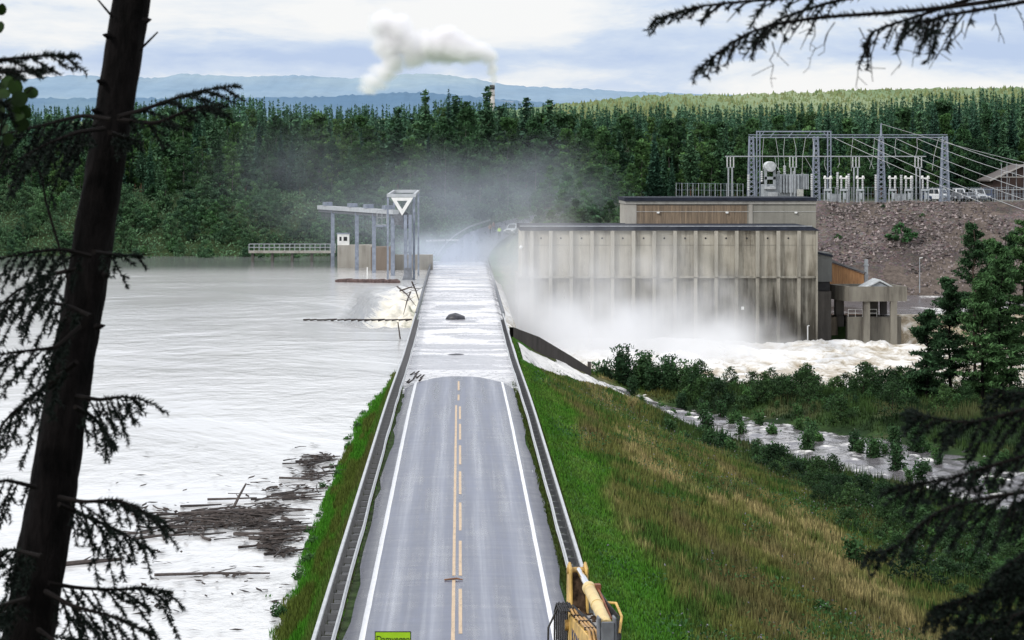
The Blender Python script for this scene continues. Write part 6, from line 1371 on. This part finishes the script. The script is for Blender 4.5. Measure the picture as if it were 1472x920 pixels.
def fg_branch(ctrl, D, seed, parent, org, side=.40, every=.10, hang=.45, dz=.5, r0=.014, bare=0.0, dens=300, start=.08):
    r = np.random.default_rng(seed); n = len(ctrl); P = np.array([at(c[0], c[1], D+dz*(i/(n-1))*(1 if seed % 2 else -1)) for i, c in enumerate(ctrl)])
    t_ = np.linspace(0, n-1, 26); Q = np.stack([np.interp(t_, np.arange(n), P[:, k]) for k in range(3)], 1)
    for _ in range(3): Q[1:-1] = (Q[:-2]+Q[1:-1]*2+Q[2:])/4
    b = MB(); b.tube([Vector(q) for q in Q], [max(.003, r0*(1-.85*i/25)) for i in range(26)], 6)
    L_ = np.sum(np.linalg.norm(np.diff(Q, axis=0), axis=1)); segs = []; m = int(L_*(1-start)*1.08/every/.72)
    for i in range(9, 25): segs.append((Q[i], Q[i+1], 1))
    for k in range(m):
        u = start+(1-start)*(k+r.uniform(0, .7))/m; i = min(24, int(u*25)); p = Q[i]+(Q[i+1]-Q[i])*(u*25-i if u < 1 else 1); d = Q[i+1]-Q[i]; d /= np.linalg.norm(d)
        s_ = 1 if k % 2 else -1; sd = np.array([-d[2]*.35*s_, s_*.85, d[0]*.35*s_*np.sign(d[0]+1e-9)])
        dr = d*.75+sd*.75+np.array([0, 0, -hang*r.uniform(.3, 1.2)]); dr /= np.linalg.norm(dr); tl = side*(1-.65*u**1.5)*r.uniform(.5, 1.2)*min(1, .35+u*2.5)
        e1 = p+dr*tl*.5; e2 = e1+(dr+np.array([0, 0, -.25*hang]))*tl*.5; b.tube([Vector(p), Vector(e1), Vector(e2)], [.004, .003, .0015], 4, False)
        if r.uniform() > bare: segs += [(p+(e1-p)*.15, e1, 1), (e1, e2, 1)]
        for j in range(int(tl/.075)):
            v = .2+.75*(j+r.uniform(0, .5))/max(1, int(tl/.075)); a = p+(e1-p)*v*2 if v < .5 else e1+(e2-e1)*(v*2-1); s2 = 1 if j % 2 else -1
            cr = np.cross(dr, np.array([.2*s_, .3, 1.0])); cr /= np.linalg.norm(cr); d2 = dr*.7+cr*s2*.7+np.array([0, 0, -.35*hang]); d2 /= np.linalg.norm(d2); l2 = tl*.34*(1-.5*v)*r.uniform(.6, 1.3); e = a+d2*l2
            b.tube([Vector(a), Vector(e)], [.0022, .001], 3, False)
            if r.uniform() > bare: segs.append((a, e, 1))
    br = b.build('branch', FGT, parent); br.location = -Vector(org)
    V, Fq = needles_on(segs, r, dens*1.7); o = link('needles', npmesh('needles', V, Fq), FGN, br)
    return br
tD = 14.0
def tc(py_): return np.interp(py_, [-900, 0, 230, 460, 690, 920, 1200], [300, 189, 153, 115, 78, 40, -4])
def twd(py_): return np.interp(py_, [-900, 0, 460, 920, 1200], [42, 54, 60, 78, 92])
pys = [-1500, -900, -500, -200, 0, 120, 230, 350, 460, 580, 690, 800, 920, 1060, 1215]
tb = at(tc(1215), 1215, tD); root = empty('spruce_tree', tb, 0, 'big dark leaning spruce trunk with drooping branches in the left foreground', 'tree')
P = [at(tc(q) if q > -900 else 300+(-900-q)*.12, q, tD) for q in pys]
nsd = 22; vs = []; fs = []
Pd = np.array([[np.interp(t, range(len(P)), [p[k] for p in P]) for k in range(3)] for t in np.linspace(0, len(P)-1, 130)]); qd = np.interp(np.linspace(0, len(P)-1, 130), range(len(P)), pys)
for j in range(130):
    for i in range(nsd):
        a = i/nsd*6.283; rr = twd(qd[j])*tD/F/2*(1+.13*(fbm(np.array(i*.55+8*(i > nsd/2)*0), np.array(j*.16), 301, 3)-.5)+.12*(vn(np.array(i*1.7), np.array(j*.45), 303)-.5)); vs.append((Pd[j][0]+math.cos(a)*rr, Pd[j][1]+math.sin(a)*rr, Pd[j][2]))
for j in range(129):
    for i in range(nsd): fs.append((j*nsd+i, (j+1)*nsd+i, (j+1)*nsd+(i+1) % nsd, j*nsd+(i+1) % nsd))
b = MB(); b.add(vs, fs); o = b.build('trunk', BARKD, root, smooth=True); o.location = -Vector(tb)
b = MB()
for q, s_, L_ in ((25, -1, 22), (52, -1, 10), (30, 1, 10), (72, 1, 26), (118, -1, 8), (160, -1, 9), (395, 1, 8), (470, 1, 12)):
    x = tc(q)+s_*twd(q)*.42; p = Vector(at(x, q, tD-.1)); e = Vector(at(x+s_*L_, q-(26 if L_ > 20 else 2), tD-.15)); b.tube([p, p.lerp(e, .5), e], [.02 if L_ < 20 else .007, .014 if L_ < 20 else .006, .004], 6)
o = b.build('branch_stub', BARKD, root); o.location = -Vector(tb)
fgb = [([(170, 168), (205, 158), (255, 140), (300, 128), (338, 124)], 13.6, 1, dict(side=.30, hang=.35, every=.085)), ([(170, 172), (225, 178), (285, 152), (318, 158)], 13.8, 2, dict(side=.26, hang=.5, every=.09)), ([(160, 172), (120, 165), (70, 178), (20, 190), (-50, 205)], 13.4, 3, dict(side=.46, hang=.9, every=.075)), ([(150, 185), (110, 190), (60, 210), (10, 240)], 13.2, 4, dict(side=.40, hang=1.0, every=.08)),
       ([(158, 190), (180, 198), (205, 205)], 13.5, 5, dict(side=.2, hang=.8)), ([(135, 362), (165, 366), (205, 368)], 13.6, 7, dict(side=.2, hang=.3)), ([(130, 368), (90, 358), (45, 362), (-30, 378)], 13.4, 8, dict(side=.48, hang=1.2, every=.07)), ([(120, 385), (70, 395), (20, 420), (-30, 470)], 13.3, 9, dict(side=.42, hang=1.0)),
       ([(115, 470), (80, 500), (30, 505), (-30, 515)], 13.4, 10, dict(side=.50, hang=1.1, every=.07)), ([(110, 520), (60, 560), (10, 600), (-20, 650)], 13.3, 11, dict(side=.42, hang=1.1)), ([(110, 570), (145, 575), (175, 570), (203, 573)], 13.5, 12, dict(side=.34, hang=1.0, every=.07)), ([(108, 585), (135, 600), (155, 625), (165, 642)], 13.6, 13, dict(side=.22, hang=.8)),
       ([(85, 715), (120, 722), (165, 718), (200, 730), (238, 762)], 13.5, 14, dict(side=.42, hang=.9, every=.07)), ([(85, 725), (130, 745), (175, 765), (222, 795)], 13.3, 15, dict(side=.36, hang=1.1, every=.08)), ([(70, 838), (110, 845), (165, 848), (210, 845), (246, 852)], 13.4, 17, dict(side=.44, hang=1.0, every=.065)), ([(65, 850), (105, 872), (160, 885), (225, 915)], 13.2, 18, dict(side=.40, hang=1.0, every=.07)),
       ([(60, 800), (20, 790), (-40, 800)], 13.3, 19, dict(side=.5, hang=1.0, every=.065)), ([(50, 700), (10, 690), (-40, 700)], 13.3, 20, dict(side=.4, hang=1.1)), ([(40, 860), (0, 870), (-40, 900)], 13.0, 21, dict(side=.6, hang=.7, every=.06)), ([(55, 905), (90, 930), (150, 960)], 13.2, 22, dict(side=.5, hang=.3, every=.06)), ([(130, 455), (100, 440), (40, 430), (-20, 440)], 13.5, 23, dict(side=.3, hang=1.0))]
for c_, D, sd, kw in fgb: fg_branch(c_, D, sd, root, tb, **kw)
b = MB(); b.tube([at(q[0], q[1], 13.9) for q in ((48, 225), (60, 255), (66, 290), (82, 345), (95, 390), (100, 420))], [.005, .007, .007, .007, .006, .005], 6); b.tube([at(66, 250, 13.9), at(72, 235, 13.9)], .004, 5); o = b.build('bare_twig', FGT, root); o.location = -Vector(tb)
# a second spruce just outside the left edge reaches one branch in
lb = at(-160, 1400, 11.0); r2 = empty('spruce_tree', lb, 0, 'young spruce at the left edge, only branch tips reaching into the picture near the sky', 'tree')
b = MB(); b.tube([at(-160, 1400, 11), at(-165, 500, 11), at(-170, -300, 11)], [.09, .07, .03], 10); o = b.build('trunk', BARKD, r2, smooth=True); o.location = -Vector(lb)
for c_, sd, kw in (([(-165, 110), (-60, 92), (20, 84), (70, 79), (108, 81)], 31, dict(side=.24, hang=.25, every=.09, start=.3)), ([(-165, 120), (-60, 112), (0, 104), (66, 101)], 32, dict(side=.2, hang=.35, every=.09, start=.3)), ([(-165, 160), (-80, 150), (-20, 140), (15, 150)], 33, dict(side=.3, hang=.6, start=.3))): fg_branch(c_, 11.0, sd, r2, lb, **kw)
# birch sapling leaves at the left edge
bb_ = at(-40, 1300, 12.0); r3 = empty('birch_sapling', bb_, 0, 'leafy sapling with round dark green leaves at the upper left edge', 'sapling')
b = MB(); b.tube([at(-40, 1300, 12), at(-50, 700, 12), at(-30, 300, 12), at(0, 190, 12), at(12, 130, 12)], [.03, .022, .012, .006, .003], 6); b.tube([at(-5, 200, 12), at(20, 150, 12), at(48, 125, 12)], .003, 5); b.tube([at(-35, 330, 12), at(-5, 260, 12), at(10, 215, 12)], .003, 5); o = b.build('stem', FGT, r3); o.location = -Vector(bb_)
V = []; Fq = []
rr_ = np.random.default_rng(5)
for q in ((45, 133), (28, 142), (10, 118), (20, 160), (2, 150), (30, 178), (8, 185), (-6, 130), (15, 112), (-4, 170), (22, 125), (35, 160), (5, 135), (12, 200), (-8, 205), (2, 14), (-3, 40), (18, 150), (0, 160), (26, 168)):
    c_ = Vector(at(q[0], q[1], 12+rr_.uniform(-.15, .15))); u = Vector(rv(1, rr_)[0]); u.y *= .4; u.normalize(); v = u.cross(Vector((rr_.uniform(-.5, .5), 1, rr_.uniform(-.5, .5)))).normalized(); k = len(V); s_ = .032*rr_.uniform(.75, 1.2)
    for a in range(10): th = a/10*6.283; V.append(c_+u*math.cos(th)*s_*1.15*(1.15 if a == 0 else 1)+v*math.sin(th)*s_)
    Fq.append(tuple(range(k, k+10)))
b = MB(); b.add(V, Fq); o = b.build('leaves', mat('dark_birch_leaf', (.010, .024, .004), .7, 0, .3, 9, 0, .1), r3); o.location = -Vector(bb_)
# spruce outside the right edge
rb_ = at(2010, 1500, 10.0); r4 = empty('spruce_tree', rb_, 0, 'dark spruce standing past the right edge, its branches hanging in at top and bottom right', 'tree')
b = MB(); b.tube([at(2010, 1500, 10), at(2005, 800, 10), at(2000, 0, 10), at(1990, -1500, 10)], [.18, .15, .12, .06], 12); o = b.build('trunk', BARKD, r4, smooth=True); o.location = -Vector(rb_)
rbl = [([(1620, -60), (1400, -18), (1230, -8), (1060, 2), (985, 12), (938, 30)], 101, dict(side=.20, hang=.65, every=.085, start=.45, dens=200, bare=.25)), ([(1620, -40), (1450, 0), (1300, 18), (1170, 24), (1080, 42), (1040, 70), (1000, 102)], 102, dict(side=.19, hang=.9, every=.085, start=.5, dens=190, bare=.32)), ([(1620, -80), (1350, -22), (1200, 0), (1110, 30), (1085, 62)], 103, dict(side=.19, hang=1.1, every=.085, start=.5, dens=190, bare=.35)),
       ([(1620, -30), (1480, 2), (1360, 22), (1340, 28), (1300, 34)], 104, dict(side=.24, hang=1.2, every=.085, start=.4, dens=200, bare=.35)), ([(1620, -60), (1420, -10), (1330, 20), (1250, 45), (1248, 66)], 105, dict(side=.22, hang=1.2, every=.085, start=.5, dens=200, bare=.4)),
       ([(1630, 560), (1540, 575), (1470, 588), (1400, 610), (1330, 600), (1312, 590)], 107, dict(side=.30, hang=.8, every=.075, start=.3, bare=.1)), ([(1630, 600), (1530, 640), (1440, 665), (1360, 690), (1290, 700)], 108, dict(side=.30, hang=.9, every=.075, start=.3, bare=.15)), ([(1630, 660), (1520, 700), (1420, 715), (1340, 735), (1290, 790), (1246, 795)], 109, dict(side=.30, hang=.8, every=.08, start=.3, bare=.3)),
       ([(1630, 780), (1530, 800), (1460, 830), (1400, 860), (1345, 872)], 110, dict(side=.34, hang=.7, every=.06, start=.2)), ([(1630, 840), (1530, 860), (1460, 885), (1400, 900), (1360, 915)], 111, dict(side=.36, hang=.6, every=.055, start=.2)), ([(1630, 720), (1550, 750), (1480, 790), (1440, 820)], 112, dict(side=.34, hang=.8, every=.06, start=.2)), ([(1630, 540), (1560, 560), (1490, 570), (1430, 560)], 113, dict(side=.36, hang=.9, every=.06, start=.2)),
       ([(1630, 880), (1560, 905), (1480, 935)], 114, dict(side=.4, hang=.3, every=.05, start=.2)), ([(1630, 620), (1560, 650), (1500, 700), (1455, 730)], 115, dict(side=.34, hang=.9, every=.06, start=.2))]
for c_, sd, kw in rbl: kw['start'] = kw['start']+(1-kw['start'])/len(c_); fg_branch([(2003, c_[0][1]-45)]+c_, 10.0, sd, r4, rb_, **kw)
# bare hanging twigs under the top branch
b = MB(); r = np.random.default_rng(77)
for q in ((1160, 30), (1200, 32), (1235, 40), (1285, 34), (1330, 30), (1350, 28), (1385, 30), (1430, 20), (1110, 60), (1370, 36), (1460, 10), (1255, 60)):
    x, y = q; pts = [at(x, y, 10)]; L_ = r.uniform(4, 8); dxx = r.uniform(-9, 9)
    for k in range(int(L_)): x += dxx+r.normal()*4; y += r.uniform(4, 15); dxx *= .8; pts.append(at(x, y, 10+r.normal()*.02))
    b = MB(); b.tube(pts, [.0026*(1-.6*k/len(pts)) for k in range(len(pts))], 4, False)
    for k in range(1, len(pts)-1, 2): p = Vector(pts[k]); b.tube([p, p+Vector((r.normal()*.04, 0, -abs(r.normal())*.04))], .0014, 3, False)
    o = b.build('bare_twig', FGT, r4); o.location = -Vector(rb_)

# ------------------------------------------------------------------ spray and smoke: volume grids built by geometry nodes
def vol_mat(name, col, dens, aniso=.3):
    m = bpy.data.materials.new(name); m.use_nodes = True; t = m.node_tree; t.nodes.clear(); g = N(t)
    out = g.mk('ShaderNodeOutputMaterial'); pv = g.mk('ShaderNodeVolumePrincipled', {'Color': (*col, 1), 'Density': dens, 'Anisotropy': aniso}); g.L(pv.outputs[0], out.inputs['Volume']); return m
def cloud(name, blobs, lo, hi, res, warp, wscale, soft, m, det=.55, dscale=None, stretch=(1, 1, 1)):
    me = bpy.data.meshes.new(name); o = link(name, me); o['kind'] = 'stuff'
    tr = bpy.data.node_groups.new(name, 'GeometryNodeTree'); tr.interface.new_socket('Geometry', in_out='INPUT', socket_type='NodeSocketGeometry'); tr.interface.new_socket('Geometry', in_out='OUTPUT', socket_type='NodeSocketGeometry'); g = N(tr)
    p0 = g.mk('GeometryNodeInputPosition').outputs[0]; ps = g.scale(p0, stretch)
    nz = g.noise(ps, wscale, 5, .6).outputs['Color']; nz = g.vmath('SUBTRACT', nz, (.5, .5, .5)); p = g.vmath('ADD', p0, g.scale(nz, tuple(warp*2/s for s in stretch) if False else (warp*2,)*3))
    tot = None
    for c_, r_, k_ in blobs:
        q = g.vmath('DIVIDE', g.vmath('SUBTRACT', p, c_), r_); d = g.vmath('LENGTH', q); f = g.math('DIVIDE', g.math('SUBTRACT', 1.0, d), soft, True); f = g.math('MULTIPLY', g.math('MULTIPLY', f, f), k_); tot = f if tot is None else g.math('MAXIMUM', tot, f)
    n2 = g.noise(ps, dscale or wscale*2.2, 6, .65).outputs[0]
    k = g.mk('ShaderNodeMapRange', {0: n2, 1: .5-det*.5, 2: .5+det*.35}).outputs[0]
    den = g.math('MULTIPLY', tot, k); den = g.math('MAXIMUM', den, 0)
    vc = g.mk('GeometryNodeVolumeCube', {'Density': den, 'Background': 0.0, 'Min': lo, 'Max': hi, 'Resolution X': res[0], 'Resolution Y': res[1], 'Resolution Z': res[2]})
    sm = g.mk('GeometryNodeSetMaterial', {'Geometry': vc.outputs[0], 'Material': m}); go = g.mk('NodeGroupOutput'); g.L(sm.outputs[0], go.inputs[0])
    md = o.modifiers.new('volume', 'NODES'); md.node_group = tr; return o
def pb(px_, py_, D, rx, ry, rz, k=1.0): return (at(px_, py_, D), (rx, ry, rz), k)
sp_ = [pb(905, 505, 326, 16, 22, 9, 1.0), pb(830, 490, 325, 12, 24, 9, .8), pb(975, 520, 322, 16, 22, 8, 1.0), pb(750, 450, 325, 7, 28, 8, .40), pb(1040, 495, 332, 10, 12, 7, .8), pb(1085, 520, 328, 10, 14, 4.5, .6), pb(850, 400, 334, 14, 12, 10, .24), pb(995, 440, 333, 9, 9, 8, .42), pb(940, 400, 334, 9, 9, 8, .28), pb(790, 370, 336, 10, 12, 10, .22), pb(745, 400, 330, 7, 20, 9, .3), pb(690, 400, 345, 9, 24, 4, .16)]
cloud('spray_mist', sp_, (-6, 285, -10), (50, 344.3, 14), (150, 90, 76), 5.5, .20, .9, vol_mat('spray', (.98, .985, 1.0), .47, .25), 1.4, .46, (1, .75, .9))
hz = [pb(690, 310, 425, 16, 40, 12, .55), pb(640, 290, 435, 22, 45, 13, .5), pb(560, 320, 420, 26, 45, 9, .32), pb(760, 280, 425, 18, 40, 13, .55), pb(430, 240, 455, 24, 35, 12, .16), pb(820, 300, 410, 14, 35, 9, .35), pb(650, 366, 415, 16, 40, 7, 2.4), pb(690, 348, 425, 15, 28, 7, 1.6), pb(740, 390, 385, 9, 30, 6, .6)]
cloud('drifting_mist', hz, (-62, 352, -3), (40, 500, 34), (76, 52, 40), 7, .05, .9, vol_mat('thin_blue_mist', (.83, .895, 1.0), .045, .2), .55, .09, (1, .6, 1.2))
pD = 2500
pl_ = [pb(707, 114, pD, 3.4, 4, 8), pb(705, 98, pD, 5, 6, 10), pb(701, 82, pD, 8.5, 9, 9), pb(684, 74, pD, 16, 15, 12), pb(664, 72, pD, 18, 17, 15), pb(646, 68, pD, 19, 18, 17), pb(628, 66, pD, 20, 18, 17), pb(612, 66, pD, 15, 16, 17), pb(640, 52, pD, 13, 14, 11), pb(655, 80, pD, 16, 15, 8), pb(596, 78, pD, 15, 14, 15, .7), pb(585, 64, pD, 14, 14, 16, .8), pb(568, 46, pD, 17, 17, 17), pb(552, 36, pD, 15, 15, 14), pb(560, 66, pD, 17, 16, 18), pb(566, 90, pD, 14, 13, 13, .7), pb(552, 104, pD, 16, 12, 10, .55), pb(536, 118, pD, 14, 11, 9, .4), pb(528, 128, pD, 11, 10, 6, .3), pb(575, 28, pD, 9, 9, 8, .6)]
pl_ = [(c_, (r_[0]*1.22, r_[1]*1.3, r_[2]*1.2), k_) for c_, r_, k_ in pl_]
cloud('factory_smoke', pl_, tuple(a-b for a, b in zip(at(500, 142, pD), (0, 30, 0))), tuple(a+b for a, b in zip(at(722, 4, pD), (0, 30, 0))), (140, 58, 92), 9, .042, .85, vol_mat('white_smoke', (1, .99, 1), 1.35, .1), .8, .085)
